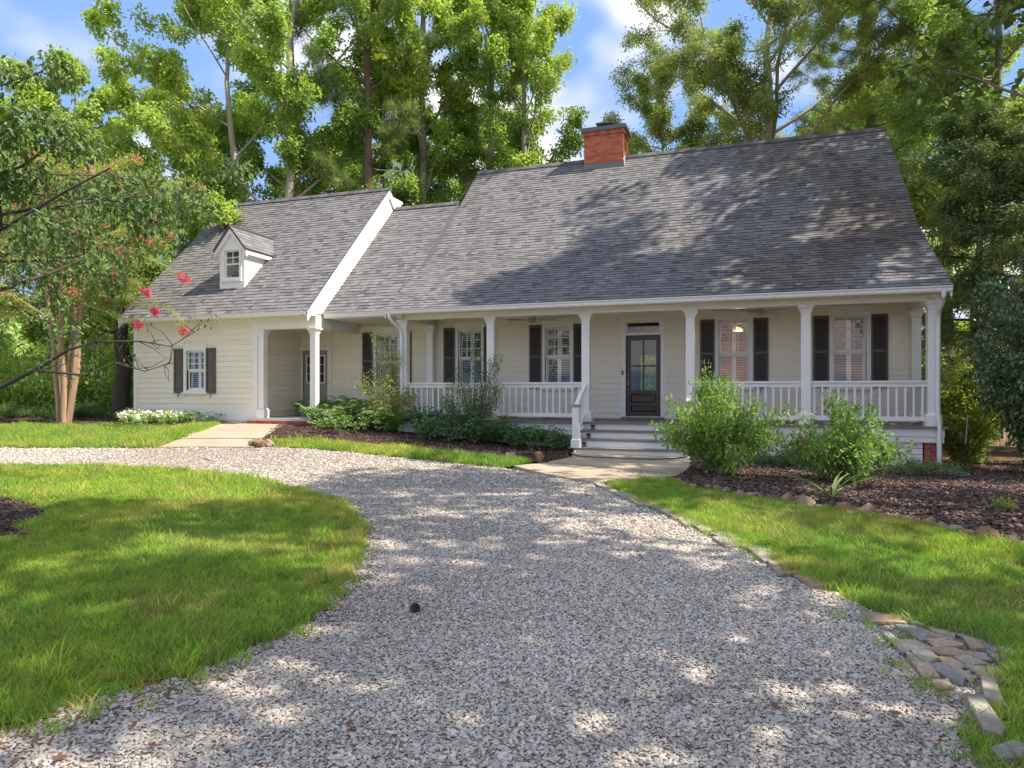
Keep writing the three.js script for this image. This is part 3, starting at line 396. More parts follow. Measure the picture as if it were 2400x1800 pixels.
// rake trim
const rake = (x0, x1, P, w) => mesh('rake_board', sideShape([...P, ...P.slice().reverse().map(([z, y]) => [z, y - w])], x0, x1), white, H);
rake(5.0, 5.03, [[0.42, 3.5], [-2.4, 5.34], [-6.1, 8.92]], 0.2); rake(-7.53, -7.5, [[0.42, 3.5], [-2.4, 5.34], [-6.1, 8.92]], 0.2);
rake(-9.86, -9.825, [[0.44, 3.56], [-4.05, 8.04]], 0.26); rake(-9.86, -9.825, [[-4.051, 8.04], [-8.6, 3.5]], 0.26); rake(-16.4, -16.37, [[0.44, 3.56], [-4.05, 8.04]], 0.24);
mesh('eave_return', bg(-10.06, -9.83, 3.47, 3.6, 0.03, 0.44), white, H);
// --- garage wing
const GZ = -0.03, SLAB = 0.69, gHole = [-14.31, -13.65, 1.47, 2.62];
mesh('wall', frontShape(rect(-16.27, -11.8, 0.3, 3.49), GZ - 0.14, GZ, [gHole]), cream[0], H);
lap(-16.15, -11.95, 0.93, 3.36, GZ, grow([gHole], 0.085, 0.15)); mesh('base_board', bg(-16.26, -11.6, 0.6, 0.93, GZ, GZ + 0.03), white2, H);
mesh('corner_board', bg(-16.29, -16.15, 0.5, 3.4, GZ, GZ + 0.04), white, H); mesh('corner_board', bg(-11.95, -11.78, 0.931, 3.4, GZ, GZ + 0.04), white, H);
mesh('frieze_board', bg(-16.27, -11.8, 3.36, 3.475, GZ + 0.001, GZ + 0.045), white, H); mesh('soffit', bg(-16.37, -9.86, 3.475, 3.49, -0.2, 0.36), white, H);
mesh('beam', bg(-11.8, -9.87, 3.16, 3.474, -0.2, 0.015), white, H); mesh('side_beam', bg(-10.07, -9.871, 3.161, 3.47, -2.2, -0.201), white, H);
mesh('gable_wall', sideShape([[0.0, 3.475], [0.0, 3.6], [-4.05, 7.95], [-8.5, 3.5], [-8.5, -0.2], [-8.3, -0.2], [-8.3, 3.4]], -10.02, -9.9), cream[0], H);
mesh('gable_wall', sideShape([[GZ - 0.14, 0.2], [GZ - 0.14, 3.6], [-4.05, 7.95], [-8.5, 3.5], [-8.5, -0.2]], -16.27, -16.12), cream[0], H);
mesh('back_wall', bg(-16.1, -7.4, -0.2, 3.6, -8.5, -8.35), cream[0], H);
const gw = [mat(0.82, 0.81, 0.785, 0.6), mat(0.81, 0.80, 0.775, 0.62)];
lapSide(0, 0, 3.56, 7.9, -9.9, gw, y => [Math.max(-8, -0.31 - (y - 3.585) / 0.953 - 0.25), 0.40 - (y - 3.585) - 0.1], 0.04);
mesh('garage_interior', merge([bg(-15.2, -15.15, 0.6, 3.3, -2.2, GZ - 0.16), bg(-12.7, -12.65, 0.6, 3.3, -2.2, GZ - 0.16), bg(-15.2, -12.65, 0.6, 3.3, -2.25, -2.2), bg(-15.2, -12.65, 3.3, 3.35, -2.25, GZ - 0.16), bg(-15.2, -12.65, 0.55, 0.6, -2.25, GZ - 0.16)]), shadedRoomPaint, H);
makeWindow(...gHole, GZ, { meet: 2.04, casing: 0.09, head: 0.15 }); makeShutter(-14.74, -14.41, 1.38, 2.69, GZ + 0.03, true); makeShutter(-13.57, -13.23, 1.38, 2.69, GZ + 0.03, true);
// breezeway beside the garage
mesh('breezeway_floor', bg(-11.95, -9.8, SLAB - 0.07, SLAB, -2.2, 0.16), mat(0.55, 0.52, 0.47, 0.85), H);
for (let i = 0; i < 19; i++) box('brick', H, brickMats[(i * 7 + (i >> 1)) % 4], -12.05 + i * 0.12, -12.05 + i * 0.12 + 0.11, SLAB - 0.2, SLAB - 0.072, 0.0, 0.155);
box('brick_bed', H, mortar, -12.05, -9.8, 0.2, SLAB - 0.075, -2.1, 0.13);
lapSide(-2.2, GZ - 0.145, SLAB + 0.01, 3.3, -11.95); mesh('breezeway_ceiling', bg(-11.95, -10.08, 3.3, 3.33, -2.2, -0.201), ceilingPaint, H);
mesh('wall', sideShape([[-2.2, 0.3], [-2.2, 3.35], [GZ - 0.141, 3.35], [GZ - 0.141, 0.3]], -12.05, -11.951), cream[0], H);
const gcol = colGeo(3.16 - SLAB, 0.088); for (const x of [-11.67, -9.97]) { const c = mesh('column', gcol, white, H); c.position.set(x, SLAB, -0.085); }
{ // connector wall with the breezeway's door at its left end
  const cHole = [-9.26, -8.55, 1.52, 3.12], dHole = [-11.85, -10.98, SLAB, 2.70];
  mesh('wall', frontShape(rect(-12, -7.35, 0.2, 3.46), -2.35, -2.2, [cHole, dHole]), cream[1], H);
  lap(-10.8, -7.36, 0.6, 3.4, -2.2, grow([cHole], 0.095, 0.19)); lap(-11.93, -10.93, 2.85, 3.3, -2.2); lap(-11.94, -11.9, SLAB, 2.85, -2.2);
  mesh('corner_board', bg(-10.93, -10.8, 0.4, 3.44, -2.2, -2.14), white, H); mesh('soffit', bg(-9.87, -7.36, 3.45, 3.465, -2.14, -0.39), white, H); mesh('soffit', bg(-10.93, -10.075, 3.4, 3.42, -2.2, -0.21), white, H);
  makeWindow(...cHole, -2.2, { meet: 2.3 }); makeShutter(-9.72, -9.37, 1.5, 3.2, -2.17); makeShutter(-8.44, -8.09, 1.5, 3.2, -2.17);
  mesh('connector_interior', merge([bg(-12, -11.95, 0.6, 3.3, -4.5, -2.36), bg(-10.3, -10.25, 0.6, 3.3, -4.5, -2.36), bg(-7.5, -7.45, 0.6, 3.3, -4.5, -2.36), bg(-12, -7.45, 0.6, 3.3, -4.55, -4.5), bg(-12, -7.45, 3.3, 3.35, -4.55, -2.36), bg(-12, -7.45, 0.55, 0.6, -4.55, -2.36)]), shadedRoomPaint, H);
  const D = part('side_door'), paint = mat(0.30, 0.34, 0.29, 0.5), [a, b, c, d] = dHole, L = []; const gx0 = a + 0.12, gx1 = b - 0.12, gy0 = c + 1.02, gy1 = d - 0.17;
  for (let i = 0; i < 4; i++) for (let j = 0; j < 3; j++) L.push([mix(gx0, gx1, i / 4) + 0.011, mix(gx0, gx1, (i + 1) / 4) - 0.011, mix(gy0, gy1, j / 3) + 0.011, mix(gy0, gy1, (j + 1) / 3) - 0.011]);
  mesh('leaf', frontShape(rect(a, b, c + 0.02, d), -2.27, -2.23, [[gx0, gx1, gy0, gy1]]), paint, D); mesh('grille', frontShape(rect(gx0 - 0.03, gx1 + 0.03, gy0 - 0.03, gy1 + 0.03), -2.2299, -2.21, L), white, D);
  for (const [p, q, r, s] of L) box('pane', D, glass, p, q, r, s, -2.24, -2.238);
  mesh('casing', merge([bg(a - 0.05, a, c, d + 0.1, -2.25, -2.165), bg(a, b + 0.05, d, d + 0.1, -2.25, -2.165)]), white, D);
}
// --- chimney
{
  const C = part('chimney'), x0 = -3.7, x1 = -2.43, z1 = -5.66, z0 = -6.5, bm = [[0.50, 0.135, 0.06], [0.56, 0.16, 0.075], [0.44, 0.11, 0.055], [0.53, 0.18, 0.09], [0.40, 0.12, 0.07]].map(c => mat(...c, 0.85));
  box('mortar', C, mat(0.45, 0.30, 0.21, 0.95), x0 + 0.008, x1 - 0.008, 7.5, 9.62, z0 + 0.008, z1 - 0.008);
  let k = 0; for (let r = 0; r < 17; r++) { const y = 8.33 + r * 0.0757, o = r % 2 ? 0.1 : 0; for (let x = x0 - o; x < x1 - 0.01; x += 0.2117) { const a = Math.max(x0, x), b = Math.min(x1, x + 0.2017); if (b - a > 0.02) box('brick', C, bm[(k += 3 + (r % 3)) % 5], a, b, y, y + 0.0657, z1 - 0.09, z1); } for (let z = z1 - 0.1 + o; z > z0 + 0.01; z -= 0.21) { const b = Math.min(z, z1 - 0.1), a = Math.max(z0, z - 0.2); if (b - a > 0.02 && y > 8.5) box('brick', C, bm[(k += 2) % 5], x1 - 0.09, x1, y, y + 0.0657, a, b); } }
  for (let i = 0; i < 19; i++) { const w = (x1 - x0 + 0.08) / 19, a = x0 - 0.04 + i * w; box('soldier_brick', C, bm[(i * 2) % 5], a, a + w - 0.008, 9.625, 9.75, z1 - 0.06, z1 + 0.04); } for (let i = 0; i < 11; i++) { const w = 0.8 / 11, b = z1 - 0.065 - i * w; box('soldier_brick', C, bm[(i * 3) % 5], x1 - 0.06, x1 + 0.04, 9.625, 9.75, b - w + 0.008, b); }
  box('cap', C, mat(0.14, 0.15, 0.155, 0.7), x0 - 0.09, x1 + 0.09, 9.752, 9.87, z0 - 0.09, z1 + 0.09);
  box('flue', C, mat(0.05, 0.055, 0.06, 0.5, { metalness: 0.5 }), -3.28, -2.86, 9.871, 10.05, -6.3, -5.92); box('flue_lid', C, lead, -3.36, -2.78, 10.06, 10.1, -6.4, -5.84);
  box('flashing', C, lead, x0 - 0.012, x1 + 0.012, 8.4, 8.72, z1 - 0.05, z1 + 0.014); mesh('flashing', sideShape([[z1, 8.4], [z1, 8.75], [-6.1, 9.16], [-6.1, 8.7]], x1 - 0.01, x1 + 0.014), mat(0.55, 0.55, 0.55, 0.5, { metalness: 0.3 }), C);
}
// --- dormer
{
  const D = part('dormer'), x0 = -13.44, x1 = -12.56, xm = -13.0, zf = -0.39, ye = 5.66, yr = 6.2, hole = [-13.25, -12.73, 4.72, 5.55];
  mesh('front_wall', frontShape([[x0, 4.2], [x1, 4.2], [x1, ye], [xm, yr], [x0, ye]], zf - 0.08, zf, [hole]), white, D);
  mesh('side_wall', sideShape([[zf - 0.08, 4.2], [zf - 0.08, ye], [-1.75, ye], [-0.45, 4.2]], x1 - 0.05, x1), white, D); mesh('side_wall', sideShape([[zf - 0.08, 4.2], [zf - 0.08, ye], [-1.75, ye], [-0.45, 4.2]], x0, x0 + 0.05), white, D);
  const zb = -2.6, zo = zf + 0.13, ov = 0.13, sl = (yr - ye) / (xm - x0);
  for (const s of [-1, 1]) { const xe = xm + s * (0.44 + ov), yE = ye - ov * sl; const g = frontShape(s > 0 ? [[xm, yr + 0.06], [xm, yr], [xe, yE], [xe, yE + 0.06]] : [[xm, yr], [xm, yr + 0.06], [xe, yE + 0.06], [xe, yE]], zb, zo); const o = mesh('dormer_roof', g, underlay, D);
    const V = V3(-s * (0.44 + ov), (0.44 + ov) * sl, 0), W = V.length(); V.normalize(); const P0 = s > 0 ? V3(xe, yE + 0.062, zo) : V3(xe, yE + 0.062, zb); const U = V3(0, 0, s > 0 ? -1 : 1);
    const q = rng(31 + s), pos = [], col = []; const Nn = V3().crossVectors(U, V).normalize(); for (let r = 0; r * 0.142 < W; r++) for (let u = -0.2 * q(); u < zo - zb;) { const w = 0.14 + 0.18 * q(), a = Math.max(0, u), b = Math.min(zo - zb, u + w); u += w; const at = (uu, v, h) => { const p = V3().copy(P0).addScaledVector(U, uu).addScaledVector(V, v).addScaledVector(Nn, h); return [p.x, p.y, p.z]; }; const v0 = r * 0.142 - 0.015, v1 = Math.min(W, v0 + 0.17), A = at(a, v0, 0.016), B = at(b, v0, 0.016), C = at(b, v1, 0.004), E = at(a, v1, 0.004), c = tone(-14, 5, 0, q); pos.push(...A, ...B, ...C, ...A, ...C, ...E, ...at(a, v0, 0), ...at(b, v0, 0), ...B, ...at(a, v0, 0), ...B, ...A); for (let i = 0; i < 12; i++) col.push(...c); }
    mesh('dormer_shingles', tris(pos, col), shingleMat, D).userData.kind = 'stuff';
    mesh('rake_trim', frontShape(s > 0 ? [[xm, yr - 0.002], [xm, yr - 0.16], [xe, yE - 0.16], [xe, yE - 0.002]] : [[xm, yr - 0.16], [xm, yr - 0.002], [xe, yE - 0.002], [xe, yE - 0.16]], zf + 0.001, zf + 0.09), white, D);
    mesh('eave_trim', bg(Math.min(xe, xm + s * 0.44), Math.max(xe, xm + s * 0.44), yE - 0.1, yE + 0.02, -1.9, zf), white, D); }
  box('ridge_cap', D, capMat[0], xm - 0.05, xm + 0.05, yr + 0.05, yr + 0.085, -2.3, zo - 0.06);
  const [a, b, c, d] = hole, cas = 0.07; mesh('casing', merge([bg(a - cas, a, c - 0.04, d + cas, zf, zf + 0.03), bg(b, b + cas, c - 0.04, d + cas, zf, zf + 0.03), bg(a, b, d, d + cas, zf, zf + 0.03), bg(a - cas - 0.02, b + cas + 0.02, c - 0.08, c - 0.035, zf, zf + 0.06)]), white2, D);
  const m = 5.15, s = 0.035; mesh('sash', merge([bg(a, a + s, c, d, zf - 0.05, zf - 0.02), bg(b - s, b, c, d, zf - 0.05, zf - 0.02), bg(a + s, b - s, d - s, d, zf - 0.05, zf - 0.02), bg(a + s, b - s, m - 0.02, m + 0.02, zf - 0.05, zf - 0.02), bg(a + s, b - s, c, c + 0.05, zf - 0.05, zf - 0.02)]), white, D);
  box('muntin', D, white, (a + b) / 2 - 0.01, (a + b) / 2 + 0.01, m + 0.02, d - s, zf - 0.045, zf - 0.025); box('muntin', D, white, a + s, b - s, (m + d) / 2 - 0.01, (m + d) / 2 + 0.01, zf - 0.043, zf - 0.027);
  box('pane', D, glass, a + s, b - s, c + 0.05, d - s, zf - 0.038, zf - 0.036); box('attic_wall', D, shadedRoomPaint, x0 + 0.06, x1 - 0.06, 4.5, 5.6, -1.3, -1.2);
}
// --- ceiling fans, lamp in the lit room, weathervane
[[-4.0, -0.9, 0.35, 'white four-blade ceiling fan hung over the porch left of the front door'], [1.5, -0.9, 0.9, 'white four-blade ceiling fan hung over the porch right of the front door']].forEach(([x, z, a, label]) => {
  const f = thing('ceiling_fan', label, 'ceiling fan', [x, 3.6, z], 'porch ceiling fans'); f.rotation.y = a; const fanW = mat(0.40, 0.385, 0.36, 0.5);
  mesh('mount', new THREE.LatheGeometry([[0.001, 0], [0.07, -0.005], [0.06, -0.04], [0.018, -0.05], [0.018, -0.27], [0.10, -0.28], [0.12, -0.32], [0.11, -0.36], [0.06, -0.39], [0.001, -0.395]].map(p => new THREE.Vector2(...p)), 20), fanW, f);
  for (let i = 0; i < 4; i++) { const g = new THREE.BoxGeometry(0.5, 0.012, 0.13); g.rotateX(0.2); g.translate(0.4, -0.33, 0); g.rotateY(i * Math.PI / 2); mesh('blade', g, fanW, f); } });
{ const L = thing('pendant_lamp', 'lit warm glass pendant lamp inside the room behind the porch window', 'lamp', [1.0, 3.06, -3.0]); L.scale.setScalar(0.7); mesh('cord', tube([V3(0, 0.35, 0), V3(0, 0.08, 0)], [0.008, 0.008]), dark, L);
  mesh('lamp_shade', new THREE.LatheGeometry([[0.03, 0.09], [0.1, 0.06], [0.19, -0.02], [0.2, -0.06], [0.001, -0.06]].map(p => new THREE.Vector2(...p)), 24), new THREE.MeshStandardMaterial({ color: lin(0.9, 0.8, 0.5), emissive: lin(1, 0.72, 0.25), emissiveIntensity: 0.9, roughness: 0.5 }), L);
  const p = new THREE.PointLight(lin(1, 0.56, 0.18), 1.2, 0, 2); p.position.set(0.0, -0.2, 0.0); p.castShadow = true; p.shadow.radius = 4; L.add(p); }
{
  const vane = thing('weathervane', 'grey metal weathervane with standing dog on the garage gable peak', 'weathervane', [-9.8, 8.07, -4.05]), m = mat(0.42, 0.43, 0.45, 0.45, { metalness: 0.5 });
  mesh('pole', tube([V3(0, -0.1, 0), V3(0, 0.95 - 0.32, 0)], [0.014, 0.012]), m, vane); mesh('globe', new THREE.SphereGeometry(0.055, 14, 10).translate(0, 0.26, 0), mat(0.13, 0.14, 0.15, 0.4, { metalness: 0.6 }), vane);
  mesh('cross_arm', merge([bg(-0.2, 0.2, 0.405, 0.42, -0.008, 0.008), bg(-0.008, 0.008, 0.405, 0.42, -0.2, 0.2), ...[[-0.2, 0], [0.2, 0], [0, -0.2], [0, 0.2]].map(([x, z]) => new THREE.TorusGeometry(0.035, 0.009, 5, 10).translate(x, 0.412, z))]), m, vane);
  const arr = new THREE.Shape([[-0.55, 0], [-0.47, 0.035], [-0.47, 0.01], [0.5, 0.01], [0.55, 0.06], [0.68, 0.06], [0.63, 0], [0.68, -0.06], [0.55, -0.06], [0.5, -0.01], [-0.47, -0.01], [-0.47, -0.035]].map(p => new THREE.Vector2(...p)));
  const ag = new THREE.ExtrudeGeometry(arr, { depth: 0.012, bevelEnabled: false }); ag.rotateZ(-0.17); ag.translate(0, 0.6, 0); mesh('arrow', ag, m, vane);
  const dog = new THREE.Shape([[-0.20, 0.29], [-0.14, 0.33], [-0.10, 0.31], [-0.08, 0.24], [0.0, 0.215], [0.13, 0.215], [0.19, 0.18], [0.2, 0.1], [0.195, 0], [0.15, 0], [0.155, 0.09], [0.11, 0.12], [0.0, 0.115], [-0.055, 0.1], [-0.06, 0.0], [-0.105, 0.0], [-0.1, 0.12], [-0.13, 0.22], [-0.2, 0.26]].map(p => new THREE.Vector2(...p)));
  const dg = new THREE.ExtrudeGeometry(dog, { depth: 0.014, bevelEnabled: false }); dg.translate(0.17, 0.03, 0); dg.rotateZ(-0.17); dg.translate(0, 0.6, 0); mesh('dog_figure', dg, m, vane);
}

// ---------------------------------------------------------------- plants
function leafCluster(n, rad, len, wid, seed, flat = 0.5, droop = 0.2) {   // leaves spread through a small ball
  const q = rng(seed), p = [];
  for (let i = 0; i < n; i++) {
    const c = V3(q() - 0.5, q() - 0.5, q() - 0.5).normalize().multiplyScalar(rad * Math.cbrt(q())); c.y *= 0.8;
    const d = V3(q() - 0.5, (q() - 0.5) * flat - droop, q() - 0.5).normalize(), u = V3((q() - 0.5) * 0.9, 1, (q() - 0.5) * 0.9), s = V3().crossVectors(d, u).normalize(), k = 0.7 + 0.6 * q(), nrm = V3().crossVectors(s, d);
    const A = c, m = V3().copy(c).addScaledVector(d, len * k * 0.45).addScaledVector(nrm, -len * 0.06), T = V3().copy(c).addScaledVector(d, len * k), B = V3().copy(m).addScaledVector(s, wid * k * 0.5).addScaledVector(nrm, len * 0.09), C = V3().copy(m).addScaledVector(s, -wid * k * 0.5).addScaledVector(nrm, len * 0.09);
    p.push(A.x, A.y, A.z, B.x, B.y, B.z, T.x, T.y, T.z, A.x, A.y, A.z, T.x, T.y, T.z, C.x, C.y, C.z);
  }
  return tris(p);
}
function needleCluster(n, len, w, seed) { const q = rng(seed), p = []; for (let i = 0; i < n; i++) { const d = V3(q() - 0.5, (q() - 0.35), q() - 0.5).normalize(), s = V3().crossVectors(d, V3(q(), 1, q())).normalize().multiplyScalar(w), o = V3(q() - 0.5, q() - 0.5, q() - 0.5).multiplyScalar(len * 0.7), e = V3().copy(o).addScaledVector(d, len * (0.7 + 0.5 * q())); p.push(o.x - s.x, o.y - s.y, o.z - s.z, o.x + s.x, o.y + s.y, o.z + s.z, e.x, e.y, e.z); } return tris(p); }
const CL = { bushy: leafCluster(22, 0.15, 0.072, 0.034, 16, 1.5, -0.2), broad: leafCluster(34, 0.4, 0.16, 0.095, 1), broadB: leafCluster(32, 0.45, 0.19, 0.11, 2), narrow: leafCluster(38, 0.36, 0.15, 0.055, 3), holly: leafCluster(26, 0.2, 0.085, 0.042, 4, 1.4, 0), small: leafCluster(24, 0.14, 0.05, 0.026, 5, 1.6, -0.15), crape: leafCluster(26, 0.28, 0.075, 0.035, 6), cherry: leafCluster(12, 0.22, 0.11, 0.045, 7, 0.5, 0.5), needle: needleCluster(70, 0.34, 0.007, 8), shade: leafCluster(90, 0.95, 0.3, 0.18, 9), cover: leafCluster(14, 0.09, 0.055, 0.035, 10, 0.6, -0.1), nandina: leafCluster(22, 0.17, 0.06, 0.02, 12) };
const LM = { poplar: leafMat(0.36, 0.54, 0.085, 0.95, 0.55), oak: leafMat(0.36, 0.46, 0.13, 0.94, 0.48), pine: leafMat(0.22, 0.33, 0.08, 0.92, 0.3), woods: leafMat(0.34, 0.50, 0.10, 0.95, 0.55), evergreen: leafMat(0.17, 0.27, 0.09, 0.92, 0.35), holly: leafMat(0.08, 0.15, 0.075, 0.3, 0), shrub: leafMat(0.21, 0.38, 0.05), laurel: leafMat(0.30, 0.40, 0.04, 0.9, 0.5), cherry: leafMat(0.11, 0.21, 0.045, 0.9, 0.4), crape: leafMat(0.32, 0.42, 0.07, 0.93, 0.5), nandina: leafMat(0.24, 0.30, 0.05), fern: leafMat(0.15, 0.29, 0.045), cover: leafMat(0.07, 0.19, 0.04, 0.9, 0.3), shade: leafMat(0.12, 0.2, 0.04, 0.95, 0.25) };
const barkM = (r, g, b) => new THREE.MeshStandardMaterial({ color: lin(r, g, b), roughness: 0.95, bumpMap: T.bark, bumpScale: 0.01 });
const BK = { grey: barkM(0.26, 0.235, 0.20), pale: barkM(0.42, 0.38, 0.32), pine: barkM(0.17, 0.12, 0.09), tan: barkM(0.46, 0.34, 0.22), dark: barkM(0.075, 0.065, 0.055) };
BK.mottled = BK.tan.clone(); BK.mottled.vertexColors = true;
const leafTint = (w = 0.35) => (a) => { const h = hash(Math.floor(a[0] * 917), Math.floor(a[1] * 913), Math.floor(a[2] * 911)), k = fbm(a[0] * 0.35 + 40, a[1] * 0.35, a[2] * 0.35, 2), b = 1 - w + 2 * w * h; return lin(b * (0.62 + 0.85 * k), b * (0.78 + 0.45 * k), b * 0.9); };
function tree(o) {                                                       // trunk, limbs and a crown of leaf clusters on the limbs' twigs
  const q = rng(o.seed), rnd = (a, b) => a + (b - a) * q();
  const [x, z] = o.at, base = G(x, z) - 0.1, root = thing(o.name, o.label, 'tree', [x, base, z], o.group);
  const trunks = [], limbs = [], tips = [], stems = o.stems ?? 1;
  for (let s = 0; s < stems; s++) {
    const az0 = s / stems * 6.283 + q(), sp = stems > 1 ? (o.splay ?? 0.25) : 0, lean = o.lean ?? [0, 0], Ht = o.H * (stems > 1 ? rnd(0.75, 1) : 1), pts = [], rad = [], n = 9; let wx = 0, wz = 0;
    for (let i = 0; i <= n; i++) { const t = i / n; if (i) { wx += rnd(-1, 1) * (o.wob ?? 0.12); wz += rnd(-1, 1) * (o.wob ?? 0.12); } const off = stems > 1 ? 0.1 + sp * Math.pow(t, 0.9) * Ht : 0; pts.push(V3(wx + lean[0] * t * t + Math.cos(az0) * off, t * Ht * 0.97, wz + lean[1] * t * t + Math.sin(az0) * off)); rad.push(o.tr * Math.pow(1 - t, 0.75) * (i === 0 && stems === 1 ? 1.35 : 1) + 0.015); }
    trunks.push(tube(pts, rad, 8)); const along = t => { const f = t * n, i = Math.min(n - 1, Math.floor(f)); return V3().lerpVectors(pts[i], pts[i + 1], f - i); };
    const nl = Math.round(o.limbs / stems);
    for (let i = 0; i < nl; i++) {
      const t = mix(o.cb / o.H, 0.97, Math.pow((i + q()) / nl, o.bias ?? 0.9)), s0 = along(t), k = (t * o.H - o.cb) / (o.H - o.cb), shape = o.shape ? o.shape(k) : Math.pow(Math.sin(Math.PI * (0.18 + 0.78 * k)), 0.7), L = o.r * shape * rnd(0.65, 1.15);
      const az = i * 2.399 + rnd(-0.5, 0.5) + s, up = o.up + rnd(-0.25, 0.25), d = V3(Math.cos(az) * Math.cos(up), Math.sin(up), Math.sin(az) * Math.cos(up)), lp = [], lr = [], m = 5, r0 = Math.max(0.02, o.tr * 0.42 * (1 - t * 0.8));
      for (let j = 0; j <= m; j++) { const f = j / m; lp.push(V3().copy(s0).addScaledVector(d, L * f).add(V3(rnd(-1, 1) * 0.05 * L * f, (o.curl ?? 0.12) * L * f * f, rnd(-1, 1) * 0.05 * L * f))); lr.push(r0 * (1 - 0.85 * f) + 0.006); }
      limbs.push(tube(lp, lr, 5));
      const ns = o.subs ?? 6;
      for (let j = 0; j < ns; j++) { const f = mix(0.25, 1, (j + q()) / ns), i0 = Math.min(m - 1, Math.floor(f * m)), b = V3().lerpVectors(lp[i0], lp[i0 + 1], f * m - i0), a2 = az + rnd(-1.3, 1.3), u2 = up * 0.6 + rnd(-0.5, 0.6), l2 = L * rnd(0.25, 0.5) * (1.1 - 0.4 * f), e = V3().copy(b).add(V3(Math.cos(a2) * Math.cos(u2) * l2, Math.sin(u2) * l2 + (o.sag ?? 0) * l2, Math.sin(a2) * Math.cos(u2) * l2)), mid = V3().lerpVectors(b, e, 0.5).add(V3(rnd(-1, 1), rnd(-0.5, 1), rnd(-1, 1)).multiplyScalar(0.08 * l2)); limbs.push(tube([b, mid, e], [Math.max(0.008, r0 * 0.3), 0.008, 0.004], 4)); tips.push([b, mid, e]); }
    }
  }
  const tg = merge(trunks); if (o.mottle) { const p = tg.attributes.position, c = []; for (let i = 0; i < p.count; i++) { const k = S((fbm(p.getX(i) * 9, p.getY(i) * 2.2, p.getZ(i) * 9, 3) - 0.42) / 0.2); c.push(mix(0.62, 1.12, k), mix(0.62, 1.02, k), mix(0.66, 0.9, k)); } tg.setAttribute('color', new THREE.Float32BufferAttribute(c, 3)); } mesh('trunk', tg, o.mottle ? BK.mottled : o.bark, root); mesh('branches', merge(limbs), o.bark, root);
  const L = [], J = (o.jit ?? 0.4) * 0.6; for (let i = 0; i < o.leaves; i++) { const [b, m, e] = tips[Math.floor(q() * tips.length)], f = Math.pow(q(), 0.6), p = f < 0.5 ? V3().lerpVectors(b, m, f * 2) : V3().lerpVectors(m, e, f * 2 - 1); const g = () => (q() + q() + q() - 1.5) * J; const s = o.cs * rnd(0.7, 1.25); L.push([p.x + g(), p.y + g() * 0.8, p.z + g(), rnd(-0.6, 0.6), q() * 6.283, rnd(-0.6, 0.6), s]); }
  instances('crown', CL[o.cl], LM[o.lm], L, root, a => leafTint(o.tint ?? 0.3)([a[0] + x, a[1], a[2] + z]));
  return { root, tips };
}
// --- woods behind the house
const poplarShape = k => 0.35 + 0.75 * Math.pow(Math.sin(Math.PI * Math.min(1, 0.12 + 0.85 * k)), 0.8);
const treesBehind = [
  { name: 'poplar_tree', label: 'spreading pale-limbed tree rising behind the garage roof with forked trunk', at: spot(650, 27), H: 23, r: 6.4, cb: 5, tr: 0.21, stems: 3, splay: 0.1, limbs: 36, up: 0.6, curl: 0.15, leaves: 5600, cs: 0.82, cl: 'broad', lm: 'poplar', bark: BK.pale, seed: 101, wob: 0.35, jit: 0.5, subs: 6 },
  { name: 'poplar_tree', label: 'tall dense upright tree behind the low connecting roof, next to the bare pine trunk', at: spot(985, 29), H: 25, r: 3.6, cb: 3, tr: 0.22, limbs: 34, up: 1.0, curl: 0.2, leaves: 3700, cs: 0.85, cl: 'broad', lm: 'poplar', bark: BK.grey, seed: 102, shape: poplarShape },
  { name: 'poplar_tree', label: 'tall upright tree with many thin stems behind the main roof left of chimney', at: spot(1120, 30), H: 26, r: 3.4, cb: 4, tr: 0.2, limbs: 34, up: 1.0, curl: 0.2, leaves: 3700, cs: 0.88, cl: 'narrow', lm: 'poplar', bark: BK.pale, seed: 103, shape: poplarShape, stems: 2, splay: 0.05 },
  { name: 'poplar_tree', label: 'airy upright tree beside the sky gap just left of the brick chimney', at: spot(1240, 28), H: 21, r: 3.1, cb: 4, tr: 0.17, limbs: 28, up: 0.95, curl: 0.2, leaves: 2100, cs: 0.8, cl: 'broad', lm: 'poplar', bark: BK.grey, seed: 104, shape: poplarShape },
  { name: 'oak_tree', label: 'wide grey-limbed oak arching over the main roof right of chimney', at: spot(1800, 31), H: 22, r: 9.4, cb: 6, tr: 0.4, limbs: 30, up: 0.5, curl: 0.12, leaves: 7000, cs: 0.9, cl: 'narrow', lm: 'oak', bark: BK.pale, seed: 105, wob: 0.4, jit: 0.55, subs: 7 },
  { name: 'leafy_tree', label: 'grey-green tree just right of the brick chimney behind the ridge', at: spot(1560, 34), H: 17, r: 4.2, cb: 3, tr: 0.2, limbs: 26, up: 0.6, leaves: 1900, cs: 1.0, cl: 'narrow', lm: 'oak', bark: BK.pale, seed: 109 },
  { name: 'leafy_tree', label: 'deep green leafy tree rising past the right end of the roof ridge', at: spot(2330, 24), H: 21, r: 4.4, cb: 4, tr: 0.24, limbs: 30, up: 0.45, leaves: 1900, cs: 0.95, cl: 'broadB', lm: 'woods', bark: BK.grey, seed: 106 },
  { name: 'leafy_tree', label: 'mid green tree filling the low gap behind the garage left gable', at: spot(420, 30), H: 15, r: 4.6, cb: 2, tr: 0.22, limbs: 26, up: 0.5, leaves: 1800, cs: 0.9, cl: 'broad', lm: 'poplar', bark: BK.grey, seed: 107 },
  { name: 'leafy_tree', label: 'sunlit tree against open sky behind the crape myrtle', at: spot(160, 34), H: 17.5, r: 4.8, cb: 2, tr: 0.24, limbs: 26, up: 0.6, leaves: 2300, cs: 1.05, cl: 'broad', lm: 'poplar', bark: BK.grey, seed: 108 },
];
treesBehind.forEach(tree);
const WOODS = 'woods around the house';
